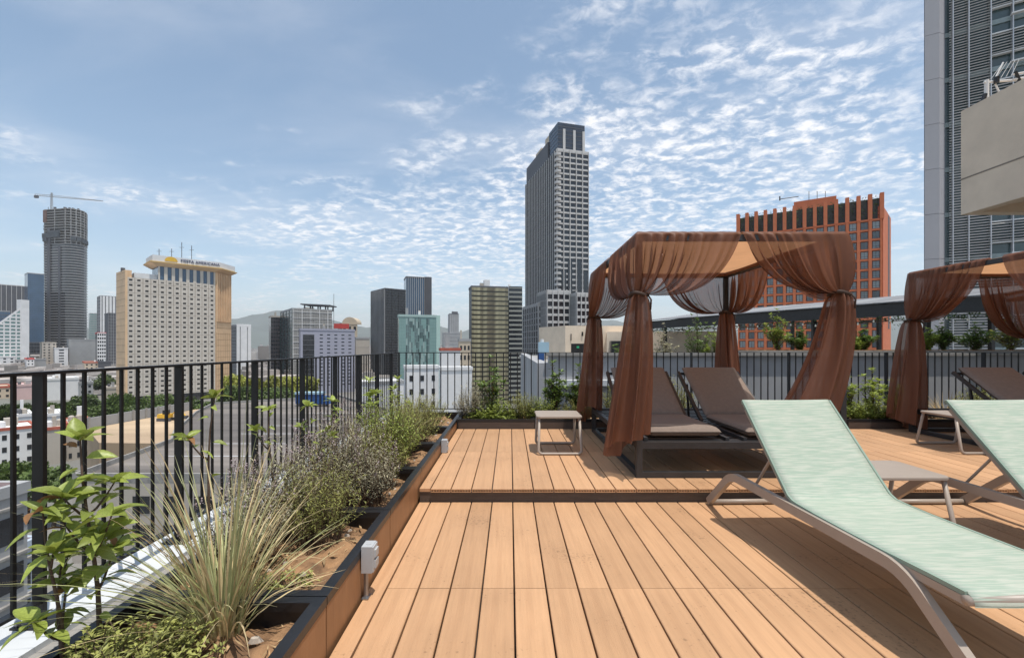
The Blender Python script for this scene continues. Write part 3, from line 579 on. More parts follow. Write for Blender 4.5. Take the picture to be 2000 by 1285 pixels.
# --- terracotta hotel
def terracotta():
    d = 150.0; R_ = Vector(pxy(1722, d)); dirL = Vector((-1.456, 1)).normalized(); k = (1442 - CX) / F
    t = (k * R_.y - R_.x) / (dirL.x - k * dirL.y); Lp = R_ + dirL * t
    zt = zat(378, d); zw = zat(428, d); T = Thing('terracotta_hotel', 'terracotta red hotel with a grid of windows behind the canopy bed', 'hotel', (R_.x, R_.y, G))
    side = Vector((.40, .92)).normalized(); side = Vector((dirL.y, -dirL.x)) * -1
    k2 = (1738 - CX) / F; s2 = Vector((.93, .9)).normalized(); ts = (k2 * R_.y - R_.x) / (s2.x - k2 * s2.y); E = R_ + s2 * abs(ts)
    pl = [tuple(Lp), tuple(R_), tuple(E), tuple(E + dirL * t * .98)]
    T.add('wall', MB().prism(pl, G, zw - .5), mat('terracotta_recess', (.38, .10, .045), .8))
    p0, p1 = tuple(Lp), tuple(R_); l = t; nx = 14; pu = l / nx; fh = 3.35; nz = int((zw - G) / fh)
    g = MB()
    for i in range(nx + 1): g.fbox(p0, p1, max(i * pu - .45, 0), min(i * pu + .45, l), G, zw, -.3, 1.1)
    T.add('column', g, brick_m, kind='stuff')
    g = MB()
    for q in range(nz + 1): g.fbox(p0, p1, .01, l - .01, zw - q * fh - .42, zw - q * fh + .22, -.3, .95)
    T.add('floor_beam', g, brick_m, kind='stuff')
    ww = pu - 1.2; an = atan2(R_.y - Lp.y, R_.x - Lp.x)
    r = random.Random(2); gm = [mat('room_glass_%d' % i, c, .12, .3, .4, spec=.8) for i, c in enumerate(((.08, .11, .125), (.17, .22, .24), (.28, .34, .35)))]
    mes = [MB().box(-ww / 2, -.12, -1.15, ww / 2, .05, 1.15).mesh('window', m) for m in gm]
    fme = MB(); fme.box(-ww / 2, -.2, -1.2, -ww / 2 + .12, .02, 1.2); fme.box(-.06, -.2, -1.2, .06, .02, 1.2); fme.box(-ww / 2, -.2, -.5, ww / 2, -.1, -.38); fme = fme.mesh('frame', dgrey_m)
    for q in range(nz):
        for i in range(nx):
            p = Lp.lerp(R_, (i + .5) / nx); n_ = Vector((sin(an), -cos(an))) * .2
            wn = T.inst('window', r.choice(mes), (p.x + n_.x, p.y + n_.y, zw - (q + .5) * fh - .1), (0, 0, an))
            if zw - q * fh > -6: link('frame', fme, wn)
    # roof screen: tall bays between pylons, planted
    sc_ = MB(); sc_.fbox(p0, p1, 0, l, zw, zt - 1.2, -1.2, -.8); scr = T.add('roof_screen', sc_, mat('screen_dark', (.035, .045, .04), .5))
    me = MB().box(-.55, -1.35, 0, .55, .9, zt - zw).mesh('pylon', brick_m)
    for i in range(nx + 1):
        p = Lp.lerp(R_, i / nx); T.inst('pylon', me, (p.x, p.y, zw), (0, 0, an))
    vn = MB()
    for i in range(nx):
        for _ in range(70):
            p = Lp.lerp(R_, (i + r.uniform(.15, .85)) / nx); z = zw + (zt - zw) * r.random() ** .6 * .95; s = r.uniform(.2, .5); o_ = Vector((sin(an), -cos(an))) * r.uniform(-.7, -.2)
            vn.add([(p.x + o_.x + r.uniform(-s, s), p.y + o_.y + r.uniform(-s, s), z + r.uniform(-s, s)) for _ in range(3)], [(0, 1, 2)])
    T.add('hanging_plants', vn, vine_m, scr, kind='stuff')
    sd_ = MB(); sd_.fbox(tuple(R_), tuple(E), .6, abs(ts), G, zt - 4, -6, .3); so = T.add('side_wall', sd_, brick_m)
    sl = MB(); sl.fbox(tuple(R_), tuple(E), abs(ts) * .62, abs(ts) * .8, zat(640, d), zat(405, d), 0, .36); T.add('slot', sl, dgrey_m, so)
    pt = MB(); q0 = Lp.lerp(R_, .42); q1 = Lp.lerp(R_, .72); bk = Vector((dirL.y, -dirL.x)) * -1
    if bk.y < 0: bk = -bk
    pt.prism([tuple(q0 + bk * 5), tuple(q1 + bk * 5), tuple(q1 + bk * 12), tuple(q0 + bk * 12)], zw, zt + 3.0); T.add('roof_housing', pt, brick_m)
    mm = MB(); a = px(1523, 392, 168); b = px(1560, 384, 165); mm.tube([a + Vector((0, 0, .5)), b], .15, 5); mm.tube([a, a + Vector((0, 0, 1.6))], .25, 5)
    for X in (1580, 1596, 1612): q = px(X, 392, 165); mm.tube([q, q + Vector((0, 0, 3.5))], .1, 4)
    T.add('roof_antenna', mm, dgrey_m)
terracotta()

# --- low houses at the left, seen between the balusters
LOW = [  # X0 X1 Ytop d wall roof label windows
 (-12, 30, 697, 430, white_m, None, 'white house with a tilted white roof at the far left edge', (3, 2)),
 (30, 55, 703, 440, grey_m, None, 'grey house next to the tilted white roof', (3, 2)),
 (52, 67, 701, 425, white_m, red_m, 'narrow white house with a red roof box above the rail', (2, 2)),
 (66, 90, 702, 445, grey_m, None, 'grey flat roofed house right of the narrow white one', None),
 (82, 110, 669, 470, beige_m, None, 'beige grey apartment block beneath the unfinished tower', (3, 8)),
 (107, 133, 680, 462, white_m, None, 'apartment block with white balconies beneath the unfinished tower', (1, 7)),
 (135, 186, 663, 480, grey_m, None, 'blank grey concrete wall block right of the balcony block', None),
 (165, 193, 708, 380, cream_m, redroof_m, 'cream orange house left of the hotel', (3, 2)),
 (192, 217, 707, 385, dgrey_m, None, 'dark grey house between the cream house and the hotel', None),
 (33, 69, 753, 235, pink_m, None, 'faded pink house with a peeling side wall', None),
 (91, 154, 741, 232, white_m, None, 'large white blank wall house above the tree row', None),
 (154, 182, 748, 240, grey_m, None, 'grey house with windows right of the large white wall', (2, 3)),
 (206, 238, 758, 245, beige_m, None, 'low tan house at the foot of the hotel', None),
 (-25, 22, 757, 238, cream_m, redroof_m, 'cream house with a red roof left of the pink house', (3, 2)),
 (33, 63, 812, 118, white_m, None, 'white roof cube with one small window', (2, 1)),
 (91, 122, 811, 120, white_m, None, 'white roof cubes behind the thick post', None),
 (-30, 69, 842, 104, white_m, redroof_m, 'white row house with red roof edge at the left edge', (4, 4)),
 (88, 128, 838, 106, beige_m, redroof_m, 'beige blank gable house behind the thick post', None),
 (129, 178, 829, 110, beige_m, redroof_m, 'beige house with red roof edge beside the sandy lot', (3, 4)),
]
for X0, X1, Yt, d, wm, rm, lab, wn in LOW:
    T, P, zt = block('house', lab, X0 - 2, X0, X1, d, 4, Yt, wm, None, None, cat='house', capm=rm or wm, D=d * .07 + 4, clutter=1 if d < 300 else 0)
    rr = random.Random(int(X0 + 900))
    for q in range(2 if d < 300 else 1):
        c_ = Vector(P[0]).lerp(Vector(P[1]), rr.uniform(.15, .85)) + (Vector(P[3]) - Vector(P[0])) * rr.uniform(.2, .6); T.add('water_tank', MB().tube([(c_.x, c_.y, zt), (c_.x, c_.y, zt + 1.3), (c_.x, c_.y, zt + 1.6)], [.65, .65, .3], 10), rr.choice([dgrey_m, white_m, beige_m]))
    if wn:
        fh = 2.9; win_row(T, P[0], P[1], zt - .6 - wn[1] * fh, zt - .6, wn[0], wn[1], .38, .42)

# near facades below, at the left edge
def side_house(name, label, x1, y0, y1, zt, wm, nx, nz, cat, wf=.6, hf=.5, fh=3.0):
    T = Thing(name, label, cat, (x1 - 5, (y0 + y1) / 2, G)); T.add('wall', MB().box(x1 - 12, y0, G, x1, y1, zt), wm)
    T.add('roof', MB().box(x1 - 11.7, y0 + .3, zt, x1 - .3, y1 - .3, zt + .1), redroof_m); m = MB()
    for a_ in ((x1 - 12.1, y0 - .1, x1 + .12, y0 + .3), (x1 - 12.1, y1 - .3, x1 + .12, y1 + .1), (x1 - .3, y0 + .3, x1 + .12, y1 - .3)): m.box(a_[0], a_[1], zt - .2, a_[2], a_[3], zt + .5)
    T.add('parapet', m, wm); win_row(T, (x1, y0), (x1, y1), zt - .8 - nz * fh, zt - .8, nx, nz, wf, hf)
    led = MB()
    for k in range(nz + 1): led.box(x1 - .05, y0, zt - .95 - k * fh, x1 + .25, y1, zt - .8 - k * fh)
    T.add('ledge', led, concrete_m, kind='stuff'); return T
side_house('apartment_building', 'grey near apartment facade with dark window rows at the bottom left', -31.2, 20, 28.8, zat(962, 28), grey_m, 4, 6, 'building', .75, .55)
side_house('house', 'pale blue grey house with a red roof below the railing', -40.6, 31, 38.5, zat(1062, 38), mat('pale_blue_wall', (.42, .48, .55), .9, .1, .5), 3, 3, 'house', .35, .6)
# parking deck with its wall, sandy lot
PZ = -16.0
dk = Thing('parking_deck', 'wide grey parking deck below the railing', 'parking deck', (-50, 58, G))
pp = [(-57, 58), (-26, 58), (-32, 118), (-58, 152), (-88, 132), (-80.5, 114), (-66.5, 88), (-61, 80)]
dk.add('wall', MB().prism(pp, G, PZ - .3), beige_m); dk.add('deck', MB().prism([(x * 1.001, y) for x, y in pp], PZ - .3, PZ), asph_m)
kb = MB()
for a, b in zip(pp, pp[1:] + pp[:1]): kb.fbox(a, b, 0, (Vector(b) - Vector(a)).length, PZ - .5, PZ + .7, -.3, .02)
dk.add('edge_kerb', kb, concrete_m); win_row(dk, (-50, 58), (-30, 58), G + 2, PZ - 1.5, 5, 2, .55, .6)
ln = MB()
for i in range(7): ln.box(-54 + i * .4, 70 + i * 9, PZ + .004, -40 + i * .2, 70.25 + i * 9, PZ + .012)
dk.add('painted_line', ln, whitepaint_m, kind='stuff')
mb = MB(); sp = [(-77.5, 84), (-62.8, 83.2), (-67, 88.4), (-81, 114.2), (-88.2, 131), (-91, 128), (-93, 98)]; mb.prism(sp, G, PZ - .9); struct('sandy_lot', mb, sand_m)
fe = Thing('site_fence', 'low grey block wall along the back of the sandy lot', 'wall', (-92, 113, PZ)); fp = ((-93.2, 98), (-91.2, 128)); fe.add('panel', MB().fbox(*fp, 0, 30, PZ - 1, PZ + 1.4, -.4, 0), grey_m)
pmesh = MB().box(-.15, -.2, 0, .12, .2, 2.7).mesh('post', concrete_m)
for i in range(9): fe.inst('post', pmesh, (-93.0 + i * .23, 98.4 + i * 3.6, PZ - 1))
ex = Thing('excavator', 'small yellow excavator working on the sandy lot', 'excavator', (-84, 109, PZ - .9)); x, y, z = -84, 109, PZ - .9
for q in (-.9, .9): ex.add('track', MB().prism([(x - 1.6, y + q - .3), (x + 1.6, y + q - .3), (x + 1.6, y + q + .3), (x - 1.6, y + q + .3)], z, z + .7), dgrey_m)
ex.add('body', MB().box(x - 1.5, y - 1.1, z + .75, x + .8, y + 1.1, z + 1.7), yellow_m); ex.add('cab', MB().box(x - .2, y - 1.1, z + 1.7, x + .9, y - .1, z + 2.7), glass_m)
ex.add('arm', MB().tube([(x + .8, y + .3, z + 1.3), (x + 2.8, y + .3, z + 3.0), (x + 4.4, y + .3, z + 1.2)], .16, 6), yellow_m); ex.add('bucket', MB().box(x + 4.0, y - .1, z + .4, x + 4.9, y + .7, z + 1.2), dgrey_m)
def truck():
    a = px(577, 790, 128); T = Thing('box_truck', 'blue covered truck with pale blue roof parked on the grey deck', 'truck', (a.x, a.y, PZ)); x, y = a.x, a.y
    T.add('cargo_box', MB().box(x, y, PZ + .8, x + 7.4, y + 2.5, PZ + 3.5), blue_m); T.add('roof', MB().box(x - .15, y - .15, PZ + 3.5, x + 7.6, y + 2.65, PZ + 4.1), lblue_m)
    T.add('cab', MB().prism([(x + 7.5, y + .1), (x + 9.3, y + .1), (x + 9.3, y + 2.4), (x + 7.5, y + 2.4)], PZ + .6, PZ + 2.9, [(x + 7.5, y + .1), (x + 8.7, y + .1), (x + 8.7, y + 2.4), (x + 7.5, y + 2.4)]), blue_m)
    T.add('chassis', MB().box(x + .1, y + .3, PZ + .5, x + 9, y + 2.2, PZ + .8), dgrey_m)
    for q in (1.2, 2.3, 8.2): T.add('wheel', MB().tube([(x + q, y - .02, PZ + .48), (x + q, y + .3, PZ + .48)], .48, 12), dgrey_m); T.add('wheel', MB().tube([(x + q, y + 2.2, PZ + .48), (x + q, y + 2.5, PZ + .48)], .48, 12), dgrey_m)
truck()

# ------------------------------------------------------------------ street trees
def crown_mesh(name, m, seed, n=2600, R=1.0, flat=.8, leaf=.10):
    r = random.Random(seed); mb = MB(); cl = []
    for _ in range(16):
        a = r.uniform(0, 2 * pi); q = r.uniform(.15, .75); cl.append(Vector((cos(a) * q, sin(a) * q, r.uniform(-.45, .6) * flat)))
    for i in range(n):
        c = cl[i % 16]; v = Vector((r.gauss(0, 1), r.gauss(0, 1), r.gauss(0, 1))).normalized() * (.38 * r.random() ** .35)
        p = c + v; s = leaf * r.uniform(.6, 1.3); a = Vector((r.gauss(0, 1), r.gauss(0, 1), r.gauss(0, 1))).normalized(); b = a.orthogonal().normalized(); a = (a + v.normalized() * .3).normalized()
        mb.add([p - a * s, p + b * s * .6, p + a * s, p - b * s * .6], [(0, 1, 2, 3)])
    return mb.mesh(name, m)
crowns = [crown_mesh('crown', tleaf_m, s) for s in (1, 2, 3)] + [crown_mesh('crown', tleafy_m, s) for s in (4, 5)]
trunk_me = MB().tube([(0, 0, 0), (.05, .02, .5), (0, 0, 1)], [.05, .038, .025], 7).mesh('trunk', stem_m)
def tree(X, Yt, d, rad, kind, label, group, gz=G):
    zt = zat(Yt, d); x, y = pxy(X, d); T = link('street_tree', None, None, (x, y, gz)); tag(T, label, 'tree', group); h = zt - gz
    link('trunk', trunk_me, T, scale=(6, 6, h * .65)); link('crown', crowns[kind], T, (0, 0, h - rad * .95), (0, 0, X * 1.7), (rad, rad, rad * 1.05))
r = random.Random(21)
for i, X in enumerate((-8, 14, 40, 64, 84, 106, 128)): tree(X, 786 + r.uniform(-4, 6), 165 + r.uniform(-6, 6), 4.6, i % 3, 'dark green street tree in the row behind the low white houses', 'trees behind the low white houses')
for i, X in enumerate((146, 168, 190, 212, 236, 258, 282, 304, 326, 350)): tree(X, 771 + r.uniform(-8, 10), 178 + r.uniform(-6, 6), 5.4, (i + 1) % 3, 'dark green street tree in the row in front of the tan hotel', 'trees in front of the tan hotel')
for i, X in enumerate((176, 194, 214, 232, 252, 270, 290, 310, 330, 352, 372, 392, 412)): tree(X, 792 - i * 1.2 + r.uniform(-5, 5), 146 + r.uniform(-4, 6), 4.0, (i * 2) % 3, 'dark green tree in the belt right behind the sandy lot', 'tree belt behind the sandy lot')
for i, X in enumerate((462, 478, 494, 512, 530, 548, 566, 584, 600)): tree(X, 733 + r.uniform(-6, 8), 196 + r.uniform(-10, 14), 6.2, 3 + i % 2, 'yellow green park tree at the back of the parking deck', 'yellow green park trees')
for i, X in enumerate((458, 474, 492, 508, 526, 544, 560, 574)): tree(X, 752 + r.uniform(-5, 6), 168 + r.uniform(-8, 6), 5.2, i % 3, 'dark green tree along the far edge of the parking deck', 'dark trees by the parking deck')
for i, (X, Y, d) in enumerate(((5, 897, 72), (28, 893, 70), (52, 899, 71), (105, 905, 70))): tree(X, Y, d, 3.4, i % 3, 'dark tree below the row houses at the far left', 'trees below the row houses')
tree(200, 728, 262, 6, 0, 'tree squeezed against the left end of the tan hotel', None)

# ------------------------------------------------------------------ the louvred tower, the balcony and the neighbour's terrace at the right
def louvre_tower():
    d = 40.0; A = Vector(pxy(1841, d)); dr = Vector((.84, -.542)); B = A + dr * 14; z0, z1 = -27, 44
    T = Thing('louvred_tower', 'tall glass tower screened with pale horizontal louvres at the right', 'tower', (A.x, A.y, z0))
    bk = Vector((.705, .709)); pl = [tuple(A), tuple(B), tuple(B + bk * 14), tuple(A + bk * 14)]
    T.add('core', MB().prism(pl, z0, z1), tglass_m)
    an = atan2(dr.y, dr.x); n_ = Vector((dr.y, -dr.x)); n_ = n_ if n_.y < 0 else -n_
    # stone column on the left edge
    k = (1806 - CX) / F; cl = A + Vector((-.1, -.3)); dl = Vector((-.985, .17)); t = (k * cl.y - cl.x) / (dl.x - k * dl.y); C0 = cl + dl * t; Cm = C0.lerp(cl, .55) + Vector((0, -.35))
    cp = [tuple(C0), tuple(Cm), tuple(cl), tuple(cl + bk * 2), tuple(C0 + bk * 2)]; me = MB(); fl = 4.0
    base = MB().prism([(p[0] - C0.x, p[1] - C0.y) for p in cp], .015, fl - .015).mesh('column_panel', lilacol_m)
    for q in range(int((z1 - z0) / fl)): T.inst('column_panel', base, (C0.x, C0.y, z0 + q * fl))
    T.add('column_core', MB().prism([(p[0] * .9995 + .02, p[1] + .06) for p in cp], z0, z1), dgrey_m)
    sm = MB()
    for q in range(int((z1 - z0) / fl)): sm.fbox(tuple(A), tuple(B), 0, 14, z0 + q * fl - .25, z0 + q * fl + .15, 0, .12)
    T.add('floor_edge', sm, mat('pale_teal_edge', (.30, .36, .36), .4), kind='stuff')
    mu = MB()
    for u in (.55, 1.55, 2.9, 4.2, 5.6, 7.0): mu.fbox(tuple(A), tuple(B), u, u + .07, z0, z1, .02, .52)
    T.add('mullion', mu, alu_m, kind='stuff')
    la = MB().box(0, -.07, -.03, 2.6, .07, .035).mesh('louvre', alu_m); lb = MB().box(0, -.07, -.03, 9, .07, .035).mesh('louvre', alu_m)
    o = A + dr * .35 + n_ * .42; o2 = A + dr * 2.98 + n_ * .42; z = -6.0; i = 0; off = 0
    while z < 38:
        T.inst('louvre', la, (o.x, o.y, z), (.5, 0, an))
        ph = (z - (-27) + 1.2) % fl
        if ph > 2.35 and z > 0: T.inst('louvre', lb, (o2.x, o2.y, z), (.5, 0, an))
        z += .235
    wf = MB()
    for q in range(5, 17):
        zz = z0 + q * fl - 1.2; wf.fbox(tuple(A), tuple(B), 3.0, 9, zz, zz + .1, .05, .4); wf.fbox(tuple(A), tuple(B), 3.0, 9, zz + 2.2, zz + 2.3, .05, .4); wf.fbox(tuple(A), tuple(B), 4.1, 6, zz + 1.2, zz + 1.3, .3, .7)
    T.add('window_frame', wf, white_m, kind='stuff')
louvre_tower()
def balcony():
    T = Thing('balcony', 'beige stucco balcony box jutting in at the upper right', 'balcony', (10, 5.5, 3.5)); x0, z0, z1 = 8.1, 3.56, 5.42
    m = MB(); m.box(x0, 2.0, z0, x0 + .18, 8.0, z1); m.box(x0 + .18, 7.82, z0, 12.4, 8.0, z1); T.add('parapet_wall', m, stucco_m)
    T.add('floor_slab', MB().box(x0 + .18, 2.0, z0 + .15, 12.4, 7.82, z0 + .42), stucco_m); T.add('soffit_beam', MB().box(x0 + .18, 4.2, z0 + .002, 12.4, 4.6, z0 + .15), stucco_m)
    T.add('reveal_line', MB().box(x0 - .004, 2.0, z0 + .62, x0 + .01, 8.0, z0 + .645), mat('reveal', (.25, .21, .17), .9)); 
    B = Thing('apartment_wall', 'tall beige building wall right of the terrace behind the balcony', 'building', (14, 3, G)); B.add('wall', MB().box(12.4, -6, G, 20, 9, 16), stucco_m)
    A = Thing('rooftop_antenna', 'white metal antenna and bracket standing on the stucco balcony', 'antenna', (9.2, 7.4, z1)); p = px(1927, 200, 7.9); m = MB()
    m.tube([(p.x, p.y, z1 - .2), (p.x, p.y, z1 + .50)], .035, 8); m.tube([(p.x - .05, p.y, z1 + .46), (p.x + .75, p.y - .1, z1 + .47)], .02, 8)
    for k in range(3): m.tube([(p.x + .35, p.y - .1, z1 + .36 + k * .09), (p.x + 1.5, p.y - .4, z1 + .42 + k * .09)], .018, 8)
    A.add('mast', m, white_m); m = MB()
    m.tube([(p.x + .12, p.y - .02, z1 + .50), (p.x + .27, p.y - .02, z1 + .80)], .014, 6); m.tube([(p.x + .13, p.y - .02, z1 + .42), (p.x + .24, p.y - .02, z1 + .20)], .014, 6)
    for k in range(5): m.tube([(p.x + .27 + k * .07, p.y - .02, z1 + .80 + k * .012), (p.x + .05 + k * .09, p.y - .02, z1 + .50 + k * .015)], .004, 4)
    A.add('element', m, white_m, kind='stuff'); m = MB(); q = Vector((p.x + .42, p.y - .12, z1 + .46)); m.tube([q + Vector((-.05, 0, .12)), q + Vector((.07, 0, -.14))], .025, 8); A.add('clamp', MB().tube([(p.x + .11, p.y - .06, z1 + .42), (p.x + .11, p.y - .06, z1 + .52)], .04, 8), black_m); A.add('cable_sleeve', MB().tube([(p.x - .12, p.y, z1 - .1), (p.x - .03, p.y, z1 + .25)], .035, 8), black_m); A.add('bracket', m, black_m)
balcony()

def neighbour():
    W = Thing('terrace_wall', 'grey stucco wall of the next terrace behind the far railing', 'wall', (6, 9.5, -4))
    x0 = px(1072, 690, 9.5).x; W.add('wall', MB().box(x0, 9.5, -6, 16, 9.75, zat(695, 9.5)), greywall_m); W.add('coping', MB().box(x0 - .05, 9.42, zat(695, 9.5), 16, 9.8, zat(690, 9.5)), concrete_m)
    m = MB(); m.prism([(x0 - .25, 9.5), (x0, 9.5), (x0, 24), (x0 - .25, 24)], -6, .85); W.add('return_wall', m, greywall_m)
    a, b = px(1080, 722, 9.38), px(1160, 742, 9.38); W.add('sloping_ledge', MB().prism([(a.x, 9.3), (b.x + 1, 9.3), (b.x + 1, 9.498), (a.x, 9.498)], b.z - .12, b.z), whitepaint_m)
    f = struct('terrace_floor', MB().box(x0, 9.75, .3, 30, 40, .42), concrete_m)
    L = Thing('planter_ledge', 'pale concrete planter ledge behind the grey terrace wall', 'planter', (9, 11, .42)); L.add('trough', MB().box(px(1440, 690, 11).x, 10.9, .42, 17, 11.6, zat(685, 11)), concrete_m); L.add('soil', MB().box(px(1440, 690, 11).x + .1, 11.0, zat(685, 11), 16.9, 11.5, zat(685, 11) + .02), soil_m)
    K = Thing('stair_house', 'plain beige rooftop stair house with a dark opening', 'building', (*pxy(1110, 26), .4))
    c, u, v, Wd, D = plan(1069, 1104, 1152, 26, 6); zt = zat(636, 26); PP = [tuple(c), tuple(c + u * Wd), tuple(c + u * Wd + v * 4), tuple(c + v * D)]
    c2 = c + v * 2.6 - u * 1.05; K.add('wall', MB().prism([tuple(c + v * 2.6 - u * 1.1), tuple(c), tuple(c + u * 4.2), tuple(c + u * 4.2 + v * 4)], -2, zt), stucco_m)
    dm = MB(); dm.fbox(PP[0], PP[1], .35, 1.15, zat(688, 26), zat(671, 26), -.3, .02); dr_ = K.add('opening', dm, black_m)
    sg = MB(); sg.fbox(PP[0], PP[1], .67, .82, zat(680, 26), zat(676, 26), 0, .04); K.add('green_sign', sg, mat('green_sign', (.02, .35, .16), .5), dr_)
    v_ = MB(); v_.fbox(PP[0], PP[1], .32, .36, zat(665, 26), zat(652, 26), 0, .05); v_.fbox(PP[0], PP[1], .98, 1.06, zat(656, 26), zat(648, 26), 0, .06); K.add('wall_vent', v_, black_m)
    B = Thing('low_wall', 'long low beige building wall below the pergola roof', 'wall', (*pxy(1280, 25), .4)); B.add('wall', MB().prism([pxy(1185, 25), pxy(1400, 24), pxy(1400, 27), pxy(1185, 28)], -1, zat(648, 25)), stucco_m)
    m = MB()
    for X in (1205, 1278): p = Vector(pxy(X, 24.7)); m.box(p.x - .35, p.y - .12, zat(690, 25), p.x + .35, p.y + .3, zat(666, 25))
    B.add('window', m, glass_m)
    # blue signboard standing at the end of the terrace
    S = Thing('blue_signpost', 'narrow blue panel post at the end of the grey wall', 'post', (*pxy(1058, 12), -2)); p = Vector(pxy(1058, 12)); S.add('panel', MB().box(p.x - .1, p.y, -2, p.x + .07, p.y + .2, zat(690, 12)), blue_m)
    S.add('hood', MB().box(p.x - .08, p.y + .02, zat(690, 12), p.x + .2, p.y + .3, zat(668, 12)), lblue_m); S.add('lamp', MB().tube([(p.x + .02, p.y + .1, zat(668, 12)), (p.x + .02, p.y + .1, zat(662, 12))], .05, 8), white_m)
    # pergola
    T = Thing('pergola', 'long pergola with a grey sheet roof and black beam behind the beds', 'pergola', (10, 18, .42))
    a = Vector((*pxy(1960, 11.6), 0)); dr = Vector((-.467, 1, 0)).normalized(); k = (1262 - CX) / F; t = (k * a.y - a.x) / (dr.x - k * dr.y); b = a + dr * t; nb = Vector((dr.y, -dr.x, 0))
    zb, zf = zat(606, 11.6), zat(577, 11.6); P4 = lambda w0, w1: [tuple((a + nb * w0)[:2]), tuple((a + nb * w1)[:2]), tuple((b + nb * w1)[:2]), tuple((b + nb * w0)[:2])]
    T.add('front_beam', MB().prism(P4(0, .14), zb, zf), black_m)
    T.add('rear_beam', MB().prism(P4(4.2, 4.36), zb + .5, zf + .5), black_m)
    n = 14; me = None
    for i in range(n):
        s0, s1 = t * i / n + .02, t * (i + 1) / n - .02; q0, q1 = a + dr * s0, a + dr * s1
        vs = [q0 - nb * .15, q1 - nb * .15, q1 + nb * 4.5, q0 + nb * 4.5]; zz = [zf + .02, zf + .02, zf + .62, zf + .62]; bx = [(v.x, v.y, z) for v, z in zip(vs, zz)] + [(v.x, v.y, z + .03) for v, z in zip(vs, zz)]
        m = MB(); m.add(bx, MB.BF); T.add('roof_sheet', m, proof_m)
        rf_ = MB(); rf_.tube([q0 + nb * .1 + Vector((0, 0, zf - .06)), q0 + nb * 4.3 + Vector((0, 0, zf + .5))], .05, 4); T.add('rafter', rf_, black_m)
    for s in (.12, .36, .62, .9):
        for w_ in (.07, 4.28): q = a + dr * t * s + nb * w_; T.add('post', MB().box(q.x - .06, q.y - .06, .42, q.x + .06, q.y + .06, zb + (0 if w_ < 1 else .5)), black_m)
    r = random.Random(8); vn = MB(); tw = MB()
    for i in range(1500):
        s = r.random(); q = a + dr * t * s + nb * r.uniform(-.12, .5) + Vector((0, 0, zb - abs(r.gauss(0, .13)))); z = .05
        vn.add([q + Vector((r.uniform(-z, z), r.uniform(-z, z), r.uniform(-z, z))) for _ in range(3)], [(0, 1, 2)])
    for i in range(16):
        s = r.random() * .8; pts = [a + dr * t * (s + .02 * j) + nb * r.uniform(0, .2) + Vector((0, 0, zb - .05 - .10 * sin(j * pi / 8) - r.uniform(0, .05))) for j in range(9)]; tw.tube(pts, .014, 4)
    T.add('vine_leaves', vn, vine_m, kind='stuff'); T.add('vine_stems', tw, stem_m, kind='stuff')
    S = Thing('string_lights', 'string of small bulbs hanging under the pergola beam', 'string lights', a + Vector((0, 0, zb))); m = MB(); bl = MB().tube([(0, 0, -.05), (0, 0, -.02), (0, 0, .03)], [.02, .032, .012], 8).mesh('bulb', mat('bulb_glass', (.7, .66, .55), .2))
    pts = [a + dr * t * (j / 60) - nb * .05 + Vector((0, 0, zb - .02 - .13 * abs(sin(j * pi / 6)))) for j in range(61)]; m.tube(pts, .007, 4); S.add('cable', m, black_m)
    for j in range(1, 60, 2): S.inst('bulb', bl, pts[j] + Vector((0, 0, -.04)))
neighbour()

